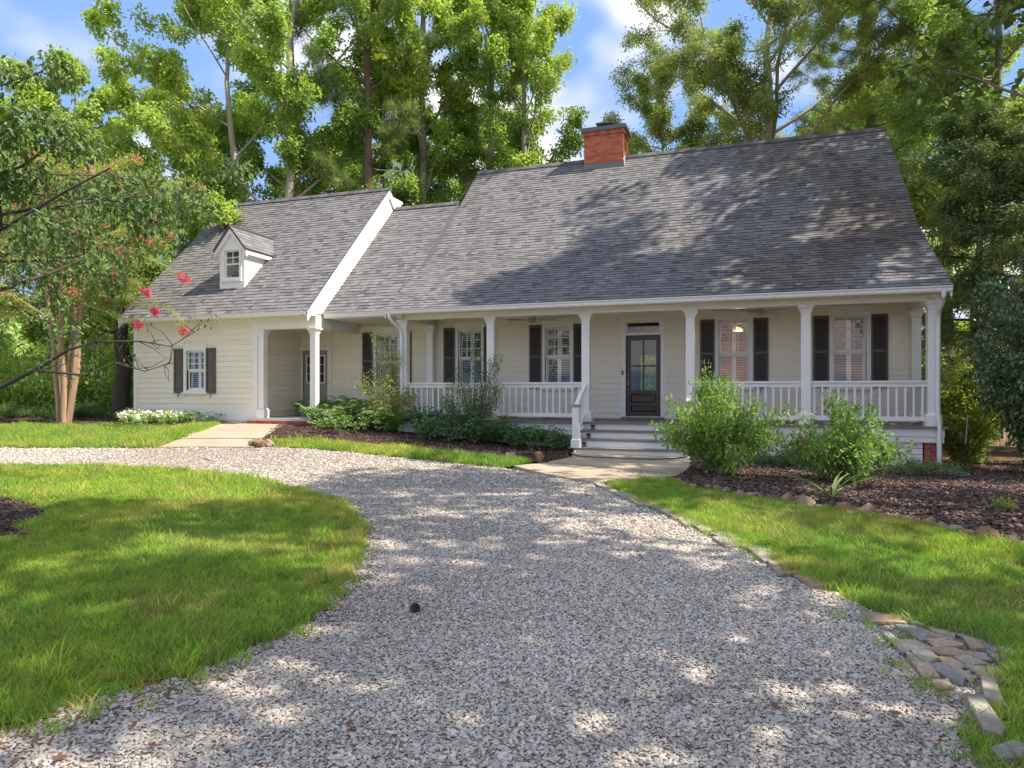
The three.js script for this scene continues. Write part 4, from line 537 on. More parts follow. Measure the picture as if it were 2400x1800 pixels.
[[-120, 30, 14, 4.6], [300, 42, 14, 5], [520, 40, 13, 5], [760, 40, 16, 5], [890, 36, 14, 4.2], [1060, 40, 18, 4.5], [1190, 42, 14, 5], [1500, 44, 13, 5], [1640, 40, 16, 5], [2000, 40, 20, 5.5], [2150, 34, 19, 4.6], [1380, 50, 9, 5]].forEach(([c, d, h, r], i) => tree({ name: 'woodland_tree', label: c < 0 ? 'leafy tree in the woods beyond the far crape myrtle' : c < 600 ? 'leafy tree back in the woods behind the garage left end' : c < 1000 ? 'leafy tree back in the woods behind the garage ridge' : c < 1300 ? 'leafy tree far back behind the upright trees' : c < 1800 ? 'low leafy tree far behind the main ridge and oak' : 'tall leafy tree behind the right end of the main ridge', group: WOODS, at: spot(c, d), H: h, r, cb: h * 0.18, tr: 0.2, limbs: 22, up: 0.5, leaves: 1000, cs: 1.1, cl: i % 3 ? 'broad' : 'broadB', lm: i % 2 ? 'woods' : 'poplar', bark: BK.grey, seed: 300 + i }));
{ // massed foliage: far tree line and the understorey left of the garage
  const q = rng(777), L = [], Un = []; for (let i = 0; i < 5200; i++) { const d = 46 + 16 * q(), [x, z] = spot(-1100 + 4600 * q(), d); L.push([x, (3 + 8 * noise(x * 0.12, z * 0.12, 3)) * Math.sqrt(q()), z, q(), q() * 6.28, q(), 3.0 + q()]); }
  for (let i = 0; i < 1500; i++) { const d = 25 + 9 * q(), c = -350 + 690 * q(), [x, z] = spot(c, d); Un.push([x, G(x, z) + 2.6 * Math.pow(q(), 1.3) * (0.4 + noise(x * 0.5, z * 0.5, 9)), z, q(), q() * 6.28, q(), 0.8 + 0.6 * q()]); }
  for (let i = 0; i < 900; i++) { const x = -14 + 22 * q(), z = -19 - 7 * q(); Un.push([x, G(x, z) + 4.2 * Math.pow(q(), 1.2) * (0.4 + noise(x * 0.5, z * 0.5, 9)), z, q(), q() * 6.28, q(), 0.9 + 0.6 * q()]); }
  tag(instances('far_woods', CL.broadB, LM.woods, L, null, leafTint(0.35)), 'distant tree line closing the view behind the woods', 'woods'); tag(instances('undergrowth', CL.broad, LM.poplar, Un, null, leafTint(0.35)), 'tangled sunlit undergrowth in the woods around the back of the house', 'undergrowth');
}
const pineShape = k => 0.5 + 0.5 * Math.sin(Math.PI * (0.2 + 0.7 * k));
[[862, 27, 25, 8, 'slender pine with a long bare trunk standing over the garage ridge'], [2215, 26, 24, 7, 'pine with a straight brown trunk beyond the right end of the main ridge'], [2030, 33, 22, 9, 'pine mixed into the oak crown above the main roof']].forEach(([c, d, h, cb, label], i) => tree({ name: 'pine_tree', label, at: spot(c, d), H: h, r: 3.2, cb, tr: 0.23, limbs: 30, up: 0.25, curl: 0.25, leaves: 900, cs: 1.15, cl: 'needle', lm: 'pine', bark: BK.pine, seed: 400 + i, shape: pineShape, wob: 0.06, jit: 0.3 }));
// dark evergreens at the porch's right end
[[2290, 20, 10.5, 2.2, 201, 'dark feathery evergreen close behind the porch right corner'], [2420, 18.5, 9, 2.3, 202, 'dark evergreen behind the glossy holly']].forEach(([c, d, h, r, seed, label]) => tree({ name: 'evergreen_tree', label, at: spot(c, d), H: h, r, cb: 0.5, tr: 0.14, limbs: 40, up: 0.15, leaves: 1900, cs: 0.75, cl: 'narrow', lm: 'evergreen', bark: BK.dark, seed, shape: k => 1.05 - 0.75 * k, sag: -0.2 }));
// --- trees beyond the right bed and drive, whose shade falls on roof and gravel
[[9.5, -5.5, 21, 3.6, 210], [12, -2, 25, 4.3, 430], [9.6, 0.2, 21, 3.2, 290], [9.2, 6.4, 18, 3.0, 190], [8.8, 10.2, 19.5, 3.6, 190], [9.0, 14.4, 18, 3.4, 150], [7.4, 12.4, 10.5, 2.9, 125]].forEach(([x, z, h, r, n], i) => tree({ name: 'shade_tree', label: 'tall leafy tree standing beyond the right bed and shading roof and drive', group: 'shade trees right of the drive', at: [x, z], H: h, r, cb: h * 0.3, tr: 0.22, limbs: 24, up: 0.5, leaves: Math.round(n * 0.235), cs: 1.0, cl: 'shade', lm: 'shade', bark: BK.grey, seed: 500 + i, jit: 0.5, subs: 3 }));
// --- left side
const cherry = tree({ name: 'cherry_tree', label: 'dark-leaved tree in the lawn mulch ring with low bare branches', at: spot(-230, 8.7), H: 5.6, r: 3.3, cb: 1.9, tr: 0.12, limbs: 30, up: 0.35, curl: 0.02, sag: -0.25, leaves: 2300, cs: 0.82, cl: 'cherry', lm: 'cherry', bark: BK.dark, seed: 61, jit: 0.22, subs: 8, bias: 0.7 }).root;
{
  const br = cherry, o = cherry.position, at = (c, y, d) => { const [a, b] = spot(c, d); return V3(a - o.x, 1.425 + (918 - y) / 1600 * d - o.y, b - o.z); };
  const main = [[-230, 1010, 8.7], [-60, 935, 8.6], [0, 908, 8.5], [80, 868, 8.5], [160, 820, 8.4], [230, 800, 8.4], [330, 800, 8.3], [400, 812, 8.3], [470, 770, 8.2]].map(a => at(...a)), second = [[80, 868, 8.5], [130, 872, 8.4], [200, 880, 8.3], [270, 850, 8.3], [340, 870, 8.2], [400, 850, 8.2]].map(a => at(...a));
  mesh('bare_limb', tube(main, [0.04, 0.033, 0.029, 0.025, 0.018, 0.012, 0.009, 0.006, 0.003], 7), BK.dark, br); mesh('bare_limb', tube(second, [0.02, 0.017, 0.014, 0.01, 0.007, 0.004], 6), BK.dark, br);
  const q = rng(9), tw = [], L = []; for (const P of [main.slice(3), second]) for (let i = 0; i < 26; i++) { const k = Math.floor(q() * (P.length - 1)), b = V3().lerpVectors(P[k], P[k + 1], q()), e = V3().copy(b).add(V3((q() - 0.35) * 0.6, (q() - 0.45) * 0.5, (q() - 0.5) * 0.5)), m = V3().lerpVectors(b, e, 0.5).add(V3((q() - 0.5) * 0.1, (q() - 0.5) * 0.1, 0)); tw.push(tube([b, m, e], [0.006, 0.004, 0.002], 4)); if (q() > 0.82) L.push([e.x, e.y, e.z, 0, q() * 6, 0, 0.5]); }
  mesh('twigs', merge(tw), BK.dark, br).userData.kind = 'stuff'; instances('limb_leaves', CL.cherry, LM.cherry, L, br);
}
const bloom = leafCluster(26, 0.12, 0.05, 0.05, 15, 1.5, 0), bloomM = leafMat(0.78, 0.11, 0.21, 0.9, 0.35);
function crape(c, d, h, r, seed, label, leaves, blooms) {
  const t = tree({ name: 'crape_myrtle', label, at: spot(c, d), H: h, r, cb: h * 0.42, tr: 0.06, stems: 7, splay: 0.1, limbs: 42, up: 0.55, curl: -0.05, sag: -0.1, leaves, cs: 1.0, cl: 'crape', lm: 'crape', bark: BK.tan, seed, jit: 0.3, wob: 0.06, mottle: true });
  const q = rng(seed + 1), L = [], T2 = t.tips.filter(p => p[2].x > -0.5 || q() > 0.5); for (let i = 0; i < blooms; i++) { const e = T2[Math.floor(q() * T2.length)][2]; L.push([e.x, e.y + 0.05, e.z, q(), q() * 6, q(), 0.7 + 0.6 * q()]); }
  instances('blossoms', bloom, bloomM, L, t.root); return t.root;
}
const myrtle = crape(150, 19.6, 8.2, 3.0, 71, 'crape myrtle with smooth tan trunks and pink blossoms at the garage bed', 2700, 190);
crape(-60, 22, 8, 2.8, 73, 'second crape myrtle with tan trunks at the far left of the bed', 1000, 30);
tree({ name: 'cedar_tree', label: 'dark-trunked tree in the shade beside the garage left corner', at: spot(285, 24.5), H: 9, r: 2.8, cb: 2.6, tr: 0.28, limbs: 22, up: 0.4, leaves: 800, cs: 0.9, cl: 'narrow', lm: 'woods', bark: BK.dark, seed: 81 });
// arching crape sprays in front of the garage roof
{ const q = rng(41), s = myrtle, o = myrtle.position, at = (c, y, d) => { const [a, b] = spot(c, d); return V3(a - o.x, 1.425 + (918 - y) / 1600 * d - o.y, b - o.z); }, L = [], Bm = [];
  for (const P of [[[190, 560, 19.3], [300, 590, 18.4], [380, 620, 17.8], [440, 655, 17.4]], [[200, 690, 19.2], [300, 700, 18.3], [380, 715, 17.6], [420, 750, 17.2], [430, 780, 17.1]], [[180, 480, 19.3], [260, 500, 18.6], [350, 560, 18]], [[210, 640, 19], [290, 690, 18.2], [370, 730, 17.8]], [[210, 560, 19], [300, 540, 18.5], [370, 520, 18]], [[150, 620, 19], [280, 640, 18.4], [350, 690, 18]], [[120, 520, 19], [230, 545, 18.6], [300, 600, 18.2]], [[160, 700, 19], [260, 735, 18.4], [330, 760, 18]], [[100, 560, 19.2], [200, 600, 18.8], [270, 650, 18.4]]]) { const c = new THREE.CatmullRomCurve3(P.map(a => at(...a))), pts = c.getPoints(14); mesh('arching_spray', tube(pts, pts.map((_, i) => 0.016 - 0.001 * i), 5), BK.tan, s); for (let i = 0; i < 46; i++) { const p = c.getPoint(0.1 + 0.88 * q()); L.push([p.x, p.y + (q() - 0.5) * 0.08, p.z, q(), q() * 6, q(), 0.5]); } for (let i = 0; i < 9; i++) { const p = c.getPoint(0.9 + 0.1 * q()); Bm.push([p.x + (q() - 0.5) * 0.14, p.y + (q() - 0.5) * 0.12, p.z, q(), q() * 6, q(), 0.7 + 0.4 * q()]); } }
  instances('spray_leaves', CL.crape, LM.crape, L, s); instances('spray_blossoms', bloom, bloomM, Bm, s); }
// --- shrubs: leafy stems from a base
function shrub(o) {
  const q = rng(o.seed), [x, z] = o.at, root = thing(o.name, o.label, o.cat ?? 'shrub', [x, G(x, z), z], o.group), st = [], L = [];
  for (let i = 0; i < o.stems; i++) { const a = q() * 6.283, out = Math.sqrt(q()) * o.r, h = o.h * (0.8 + 0.45 * q() * q()) * (o.flat ? 0.55 + 0.45 * q() : 1 - 0.5 * Math.pow(out / o.r, 2)) * (0.6 + 0.5 * q()), e = V3(Math.cos(a) * out, h, Math.sin(a) * out), m = V3(e.x * 0.45 + (q() - 0.5) * 0.1, h * 0.55, e.z * 0.45 + (q() - 0.5) * 0.1), b = V3((q() - 0.5) * 0.16, 0, (q() - 0.5) * 0.16); const c = new THREE.CatmullRomCurve3([b, m, e]); st.push(tube(c.getPoints(5), [0.014, 0.012, 0.01, 0.008, 0.006, 0.003].map(k => k * (o.sr ?? 1)), 4)); const n = o.per; for (let j = 0; j < n; j++) { const t = mix(o.from ?? 0.3, 1, Math.pow((j + q()) / n, 0.75)), p = c.getPoint(t); L.push([p.x + (q() - 0.5) * o.j, p.y + (q() - 0.5) * o.j, p.z + (q() - 0.5) * o.j, (q() - 0.5) * 0.8, q() * 6.283, (q() - 0.5) * 0.8, o.cs * (0.7 + 0.6 * q())]); } }
  mesh('stems', merge(st), BK.grey, root); instances('foliage', CL[o.cl], LM[o.lm], L, root, a => leafTint(0.3)([a[0] + x, a[1], a[2] + z])); return root;
}
shrub({ name: 'shrub', label: 'large bright green shrub at the right side of the front steps', at: gp(1560, 1028), h: 1.8, r: 1.05, stems: 50, per: 12, cs: 1.1, cl: 'bushy', lm: 'shrub', j: 0.12, from: 0.25, seed: 21 });
shrub({ name: 'shrub', label: 'smaller open green shrub before the porch between steps and corner pier', at: gp(1815, 1046), h: 1.38, r: 1.0, stems: 36, per: 9, cs: 1.1, cl: 'bushy', lm: 'shrub', j: 0.12, from: 0.25, seed: 22 });
shrub({ name: 'laurel_shrub', label: 'sunlit yellow-green laurel beside the porch right corner', at: spot(2262, 15.0), h: 2.7, r: 0.85, stems: 60, per: 13, cs: 1.0, cl: 'holly', lm: 'laurel', j: 0.2, from: 0.1, seed: 23 });
shrub({ name: 'holly_shrub', label: 'big dark glossy holly at the end of the right bed', at: spot(2465, 12.9), h: 4.4, r: 1.5, stems: 110, per: 22, cs: 1.0, cl: 'holly', lm: 'holly', j: 0.3, from: 0.02, seed: 24, flat: true, sr: 1.6 });
shrub({ name: 'juniper', label: 'low dark spreading evergreen at the foot of the brick corner pier', at: gp(1985, 1030), h: 0.35, r: 0.75, stems: 40, per: 8, cs: 0.7, cl: 'small', lm: 'evergreen', j: 0.14, from: 0.1, seed: 25 });
shrub({ name: 'juniper', label: 'low dark evergreen between the two bright green shrubs', at: gp(1700, 1008), h: 0.4, r: 0.8, stems: 34, per: 8, cs: 0.8, cl: 'small', lm: 'cover', j: 0.14, from: 0.1, seed: 26 });
shrub({ name: 'nandina', label: 'thin-stemmed nandina with yellowish top before the connector window', at: gp(835, 932), h: 2.2, r: 1.0, stems: 17, per: 17, cs: 1.2, cl: 'nandina', lm: 'nandina', j: 0.3, from: 0.5, seed: 27 });
shrub({ name: 'wispy_shrub', label: 'sparse dark wispy shrub leaning against the porch railing', at: [-4.95, 0.75], h: 2.3, r: 0.85, stems: 22, per: 20, cs: 1.0, cl: 'nandina', lm: 'cherry', j: 0.12, from: 0.2, seed: 28 });
[[20, 905, 0.55, 0.8], [70, 900, 0.6, 0.8], [110, 908, 0.5, 0.6], [180, 905, 0.5, 0.7], [230, 900, 0.45, 0.6], [-60, 905, 0.6, 0.9]].forEach(([a, b, h, r], i) => shrub({ name: 'border_plant', label: 'low green mound of border planting round the crape myrtle trunks', group: 'border plants under the crape myrtles', cat: 'plant', at: gp(a, b), h, r, stems: 26, per: 6, cs: 0.9, cl: 'small', lm: i % 2 ? 'cover' : 'shrub', j: 0.15, from: 0.1, seed: 120 + i }));
// --- ferns
{
  const q = rng(14), p = []; const frond = (a, L, up) => { const ca = Math.cos(a), sa = Math.sin(a), at = t => [ca * L * t, Math.sin(up) * L * t - 0.5 * L * t * t * t + 0.02, sa * L * t]; for (let i = 1; i < 16; i++) { const t = i / 16, P = at(t), Q = at(t + 0.05), w = L * 0.2 * Math.sin(Math.PI * (0.12 + 0.86 * t)) + 0.01; for (const s of [-1, 1]) { const tx = P[0] - sa * s * w + (Q[0] - P[0]) * 1.2, tz = P[2] + ca * s * w + (Q[2] - P[2]) * 1.2; p.push(...P, ...Q, tx, (P[1] + Q[1]) / 2 - w * 0.15, tz); } } };
  for (let i = 0; i < 34; i++) frond(i / 34 * 6.283 * 2.3 + q(), 0.5 + 0.3 * q(), 1.0 + 0.4 * q());
  const fg = tris(p), spots = [[650, 905, 1.15], [672, 912, 1.1], [690, 905, 1.3], [720, 915, 1.3], [745, 905, 1.4], [770, 915, 1.35], [795, 928, 1.25], [825, 915, 1.35], [845, 937, 1.15], [870, 920, 1.2], [715, 895, 1.4], [780, 895, 1.45], [840, 900, 1.35], [745, 930, 1.0], [690, 922, 1.0], [930, 940, 0.9], [985, 940, 0.9], [1100, 945, 0.9], [1150, 950, 0.9], [330, 890, 0.8], [380, 885, 0.9], [425, 886, 0.95], [465, 892, 0.85], [505, 896, 0.8]];
  spots.forEach(([a, b, s], i) => { const [x, z] = gp(a, b), garage = a < 520; const f = mesh('fern', fg, LM.fern, null); f.position.set(x, G(x, z), z); f.scale.set(s, s * (1.2 + 0.4 * q()), s); f.rotation.y = q() * 6; tag(f, garage ? 'green fern at the foot of the garage wall' : a < 900 ? 'arching green fern between the garage walk and the porch corner' : 'shaded fern at the foot of the porch railing', 'fern', garage ? 'ferns along the garage wall' : a < 900 ? 'ferns before the connector' : 'ferns before the porch'); });
}
// --- ground covers and flowers
function cover(name, label, cat, P, n, m, cs, lift, seed) { const q = rng(seed), xs = P.map(a => a[0]), zs = P.map(a => a[1]), L = []; let k = 0; while (L.length < n && k++ < n * 20) { const x = mix(Math.min(...xs), Math.max(...xs), q()), z = mix(Math.min(...zs), Math.max(...zs), q()); if (!inPoly(x, z, P)) continue; const h = lift * (0.4 + 0.9 * noise(x * 2.2, z * 2.2, 5)); L.push([x, G(x, z) + 0.04 + h * Math.sqrt(q()), z, (q() - 0.5) * 0.6, q() * 6.28, (q() - 0.5) * 0.6, cs * (0.7 + 0.6 * q())]); } return tag(instances(name, CL.cover, m, L, null, leafTint(0.3)), label, cat); }
cover('porch_ground_cover', 'dark green leafy ground cover in the bed below the porch railing', 'ground cover', px([[880, 925], [1235, 935], [1232, 975], [1190, 982], [1050, 970], [900, 955]]), 2400, LM.cover, 1.25, 0.5, 31);
cover('connector_ground_cover', 'loose green weeds and seedlings between the ferns before the connector', 'ground cover', px([[648, 912], [700, 895], [860, 905], [865, 935], [800, 948], [680, 940]]), 800, LM.fern, 1.3, 0.5, 36);
cover('garage_ground_cover', 'light green leafy ground cover before the garage wall', 'ground cover', px([[250, 912], [300, 890], [505, 894], [520, 905], [480, 917], [400, 920], [300, 924]]), 750, LM.shrub, 1.2, 0.3, 32);
{ const P = px([[255, 922], [285, 906], [390, 906], [404, 918], [380, 926], [300, 930]]), f = thing('flower_mound', 'mound of white flowers at the corner of the garage bed', 'flowers', [0, 0, 0]), q = rng(33), L = [], W = [], xs = P.map(a => a[0]), zs = P.map(a => a[1]); const petal = leafCluster(7, 0.035, 0.05, 0.05, 34, 0.4, -0.3); while (L.length < 360) { const x = mix(Math.min(...xs), Math.max(...xs), q()), z = mix(Math.min(...zs), Math.max(...zs), q()); if (!inPoly(x, z, P)) continue; L.push([x, G(x, z) + 0.05 + 0.26 * Math.sqrt(q()), z, 0, q() * 6, 0, 1.2]); if (q() > 0.25) W.push([x, G(x, z) + 0.24 + 0.12 * q(), z + 0.03, (q() - 0.5) * 0.8, q() * 6, 0, 1.15]); }
  instances('foliage', CL.cover, LM.shrub, L, f, leafTint(0.25)); instances('blossoms', petal, leafMat(0.85, 0.85, 0.78, 0.6, 0.2), W, f); }
{ // strap-leaved lily and small weeds in the right bed
  const q = rng(44), p = []; for (let i = 0; i < 13; i++) { const a = q() * 6.283, L = 0.55 + 0.35 * q(), up = 0.6 + 0.75 * q(), w = 0.017; let pr; for (let j = 0; j <= 8; j++) { const t = j / 8, r = L * t * Math.cos(up * (1 - 0.55 * t)), y = L * t * Math.sin(up) - 0.42 * L * t * t, ww = w * Math.sin(Math.PI * (0.15 + 0.85 * t)) + 0.002, c = [Math.cos(a) * r, Math.max(0.02, y), Math.sin(a) * r], l = [c[0] - Math.sin(a) * ww, c[1] + 0.008, c[2] + Math.cos(a) * ww], e = [c[0] + Math.sin(a) * ww, c[1] + 0.008, c[2] - Math.cos(a) * ww]; if (pr) p.push(...pr[0], ...l, ...c, ...pr[0], ...c, ...pr[1], ...pr[1], ...c, ...e, ...pr[1], ...e, ...pr[2]); pr = [l, c, e]; } }
  const [x, z] = gp(1795, 1086), o = mesh('lily_plant', tris(p), leafMat(0.24, 0.36, 0.09, 0.5, 0.3), null); o.position.set(x, G(x, z) + 0.02, z); tag(o, 'pale strap-leaved lily plant arching over the stone border', 'plant');
  shrub({ name: 'seedling', label: 'tiny bright green seedling alone in the dark mulch', cat: 'plant', at: gp(2168, 1106), h: 0.16, r: 0.14, stems: 8, per: 3, cs: 0.7, cl: 'small', lm: 'laurel', j: 0.05, seed: 45 });
}
// ---------------------------------------------------------------- stones
const rockGeo = [1, 2, 3, 4, 5].map(s => { const q = rng(s * 13), g = new THREE.IcosahedronGeometry(0.5, 1), p = g.attributes.position, c = V3(q() * 9, q() * 9, q() * 9), cuts = [...Array(12)].map(() => [V3(q() - 0.5, q() - 0.3, q() - 0.5).normalize(), 0.25 + 0.1 * q()]); for (let i = 0; i < p.count; i++) { const v = V3(p.getX(i), p.getY(i), p.getZ(i)); v.multiplyScalar(0.85 + 0.4 * noise(v.x * 3 + c.x, v.y * 3 + c.y, v.z * 3 + c.z)); for (const [n, d] of cuts) { const e = v.dot(n) - d; if (e > 0) v.addScaledVector(n, -e); } p.setXYZ(i, v.x, v.y, v.z); } const h = g.index ? g.toNonIndexed() : g; h.computeVertexNormals(); return h; });
const stain = texture(256, (u, v) => { const n = fbm(u * 6, v * 6, 3, 5, 6), m = fbm(u * 30, v * 30, 5, 2, 30), s = 0.62 + 0.5 * n * (0.6 + 0.6 * m); return [s, s * (0.94 + 0.08 * m), s * (0.88 + 0.1 * n)]; });
const stoneM = [[0.36, 0.24, 0.15], [0.40, 0.30, 0.21], [0.42, 0.38, 0.33], [0.31, 0.20, 0.13], [0.36, 0.28, 0.23]].map(c => new THREE.MeshStandardMaterial({ color: lin(...c), map: stain, roughness: 0.95, bumpMap: T.grain, bumpScale: 0.012 }));
function rock(name, label, group, [x, z], w, h, d, k, turn) { const r = mesh(name, rockGeo[k % 5], stoneM[(k * 3 + 1) % 5], null); r.position.set(x, G(x, z) + h * 0.4 + 0.012, z); r.scale.set(w * 1.2, h * 1.25, d * 1.2); r.rotation.set(0.1, turn, 0.08); return tag(r, label, 'rock', group); }
[[205, 128, 44], [240, 148, 44], [285, 158, 48], [380, 165, 58], [430, 172, 64], [475, 190, 60], [560, 207, 68], [620, 213, 62], [682, 222, 45], [735, 228, 50], [825, 243, 92], [930, 262, 120], [1010, 278, 46], [1060, 285, 50], [1165, 298, 120], [1295, 325, 122], [1390, 347, 68], [1445, 338, 55], [1515, 355, 84], [1575, 375, 58], [1650, 380, 88], [1730, 400, 76], [1800, 414, 84], [1890, 438, 78], [1995, 455, 145], [2130, 490, 105], [2200, 512, 70]].forEach(([a, b, w], i) => { const P = gp((1500 + a * 0.4069) / K, (1080 + (b + w * 0.14) * 0.4069) / K), d = depth(...P), m = w * 0.4069 / F * d; P[1] -= 0.07; P[0] += 0.03; rock('border_rock', `${w > 88 ? 'large' : 'small'} rough ${['rusty tan', 'tan', 'pale grey', 'brown', 'pinkish grey'][(i * 3 + 1) % 5]} rock in the border between lawn and mulch`, w > 88 ? 'large border rocks' : 'small border rocks', P, m, m * 0.72, m * 0.8, i, -0.4 + (i % 4) * 0.2); });
[[545, 964, 0.28], [562, 966, 0.34], [580, 964, 0.3], [556, 957, 0.22]].forEach(([a, b, m], i) => rock('walk_rock', 'reddish brown rock heaped at the lower corner of the garage walk', 'rocks at the garage walk', gp(a, b), m, m * 0.6, m * 0.75, i * 3, i));
[[995, 984, 0.2], [1012, 985, 0.18], [1028, 987, 0.14], [1105, 993, 0.42]].forEach(([a, b, m], i) => rock('bed_rock', 'pale flat rock half sunk at the back edge of the grass strip', 'rocks behind the grass strip', gp(a, b), m, m * 0.4, m * 0.6, i * 2 + 1, i * 0.7));
rock('marker_rock', 'upright pinkish rock standing at the front walk corner', null, gp(1166, 1002), 0.22, 0.32, 0.16, 8, 0.3);
const flagM = [[0.33, 0.34, 0.36], [0.46, 0.35, 0.28], [0.46, 0.43, 0.39], [0.40, 0.39, 0.38], [0.54, 0.44, 0.37], [0.38, 0.39, 0.41]].map(c => new THREE.MeshStandardMaterial({ color: lin(...c), map: rep(stain, 1.7), roughness: 0.92, bumpMap: rep(T.grain, 3), bumpScale: 0.008 }));
function flag(name, label, group, P, thick, k, lift = 0, tilt = 0) { const c = P.reduce((s, [x, z]) => [s[0] + x / P.length, s[1] + z / P.length], [0, 0]), q = rng(k * 7 + 3); const sh = new THREE.Shape(P.map(([x, z]) => new THREE.Vector2((x - c[0]) * 1.16 + (q() - 0.5) * 0.03, -(z - c[1]) * 1.16 + (q() - 0.5) * 0.03))); const g = new THREE.ExtrudeGeometry(sh, { depth: thick, bevelEnabled: true, bevelSize: 0.003, bevelThickness: 0.003, bevelSegments: 1 }); g.rotateX(-Math.PI / 2); const o = mesh(name, g, flagM[k % 6], null); o.position.set(c[0], G(...c) + lift, c[1]); o.rotation.set((q() - 0.5) * 0.03 + tilt, 0, (q() - 0.5) * 0.03); return tag(o, label, 'flagstone', group); }
const FK = [0, 1, 2, 3, 0, 2, 5, 5, 3, 2, 4, 1, 0, 5, 2, 1, 4, 2, 3, 4, 0, 2, 4, 2, 3, 1, 4, 1, 3];
[[[395, 255], [480, 250], [590, 330], [460, 322]], [[490, 238], [760, 275], [870, 335], [585, 328]], [[830, 285], [950, 290], [1090, 360], [1040, 375], [900, 330]], [[1150, 325], [1290, 345], [1530, 400], [1480, 440], [1200, 380]], [[790, 352], [950, 362], [1110, 432], [960, 425], [840, 395]], [[1060, 380], [1160, 372], [1340, 450], [1330, 480], [1180, 440]], [[1340, 452], [1560, 470], [1740, 560], [1680, 590], [1480, 510]], [[650, 440], [740, 455], [900, 590], [840, 612], [760, 560]], [[950, 450], [1170, 452], [1300, 490], [1040, 500]], [[830, 500], [960, 502], [1130, 575], [1000, 580], [890, 545]], [[1080, 508], [1280, 503], [1400, 555], [1200, 585]], [[1430, 512], [1500, 520], [1600, 600], [1500, 595]], [[1530, 545], [1640, 575], [1720, 605], [1610, 612]], [[870, 620], [900, 615], [1050, 710], [960, 720]], [[900, 580], [1060, 592], [1190, 690], [1080, 715], [990, 660]], [[1110, 605], [1300, 590], [1490, 625], [1480, 650], [1250, 652]], [[1170, 668], [1280, 662], [1420, 740], [1380, 790], [1250, 730]], [[1330, 668], [1450, 662], [1640, 740], [1480, 750]], [[1500, 625], [1600, 628], [1660, 680], [1560, 690]], [[950, 740], [1075, 738], [1180, 850], [1080, 870]], [[1090, 728], [1220, 724], [1390, 850], [1380, 890], [1230, 830]], [[1300, 770], [1400, 775], [1540, 860], [1500, 890]], [[1440, 762], [1680, 768], [1790, 820], [1600, 825]], [[1730, 585], [1830, 600], [1970, 670], [1880, 680]], [[1700, 500], [1850, 500], [1985, 580], [1900, 600]], [[1680, 655], [1780, 645], [1870, 740], [1800, 750]], [[1560, 840], [1760, 838], [1870, 865], [1850, 930], [1700, 900]], [[1120, 890], [1250, 900], [1320, 960], [1190, 960]], [[1880, 700], [1990, 720], [1990, 780], [1880, 780]]].forEach((P, i) => flag('flagstone', `${['bluish slate grey', 'reddish brown', 'warm grey', 'dark grey', 'pinkish tan', 'blue grey'][FK[i]]} flat flagstone in the patch where gravel meets lawn`, 'flagstone patch at the drive edge', P.map(FZ), 0.008 + 0.005 * (i % 3), FK[i], 0.001 + 0.004 * (i % 4)));
flag('stone_block', 'grey upright edging slab standing in grass beyond the flagstones', null, [[1565, 880], [1690, 900], [1790, 1155], [1640, 1090]].map(FZ), 0.035, 20, 0.01);
flag('stone_block', 'large pale grey block with a pointed end at the gravel margin', null, [[1440, 1120], [1570, 1140], [1780, 1400], [1775, 1470], [1600, 1410]].map(FZ), 0.06, 21, 0.0);
flag('stone_block', 'bluish slab lying flat past the pointed grey block', null, [[1720, 1590], [1880, 1548], [2050, 1600], [2060, 1690], [1780, 1690]].map(FZ), 0.05, 18, 0.0);
const EZ = ([a, b]) => gp((1380 + a * 0.2577) / K, (1100 + b * 0.2577) / K);
[[80, 150, 270, 235], [280, 235, 425, 285], [425, 285, 540, 340], [540, 335, 750, 425], [765, 425, 850, 470], [885, 470, 980, 525], [985, 530, 1080, 580], [1155, 605, 1270, 640], [1215, 650, 1360, 720], [1370, 715, 1500, 750], [1500, 735, 1690, 855], [1730, 870, 1860, 970], [1925, 1010, 2090, 1090]].forEach(([a, b, c, d], i) => { const [x, z] = EZ([a, b]), [X, Z] = EZ([c, d]), L = Math.hypot(X - x, Z - z), n = [-(Z - z) / L, (X - x) / L], w = 0.05 + 0.03 * (i % 3); flag('edging_stone', 'flat narrow stone set along the grass edge of the gravel', 'edging stones along the drive', [[x + n[0] * w * 0.7, z + n[1] * w * 0.7], [X + n[0] * w, z + (Z - z) + n[1] * w], [X - n[0] * w, Z - n[1] * w * 0.8], [mix(x, X, 0.4) - n[0] * w * 1.2, mix(z, Z, 0.4) - n[1] * w * 1.2], [x - n[0] * w, z - n[1] * w]], 0.022, [2, 2, 4, 0, 1, 2, 2, 0, 2, 1, 3, 4, 1][i], 0.012); });
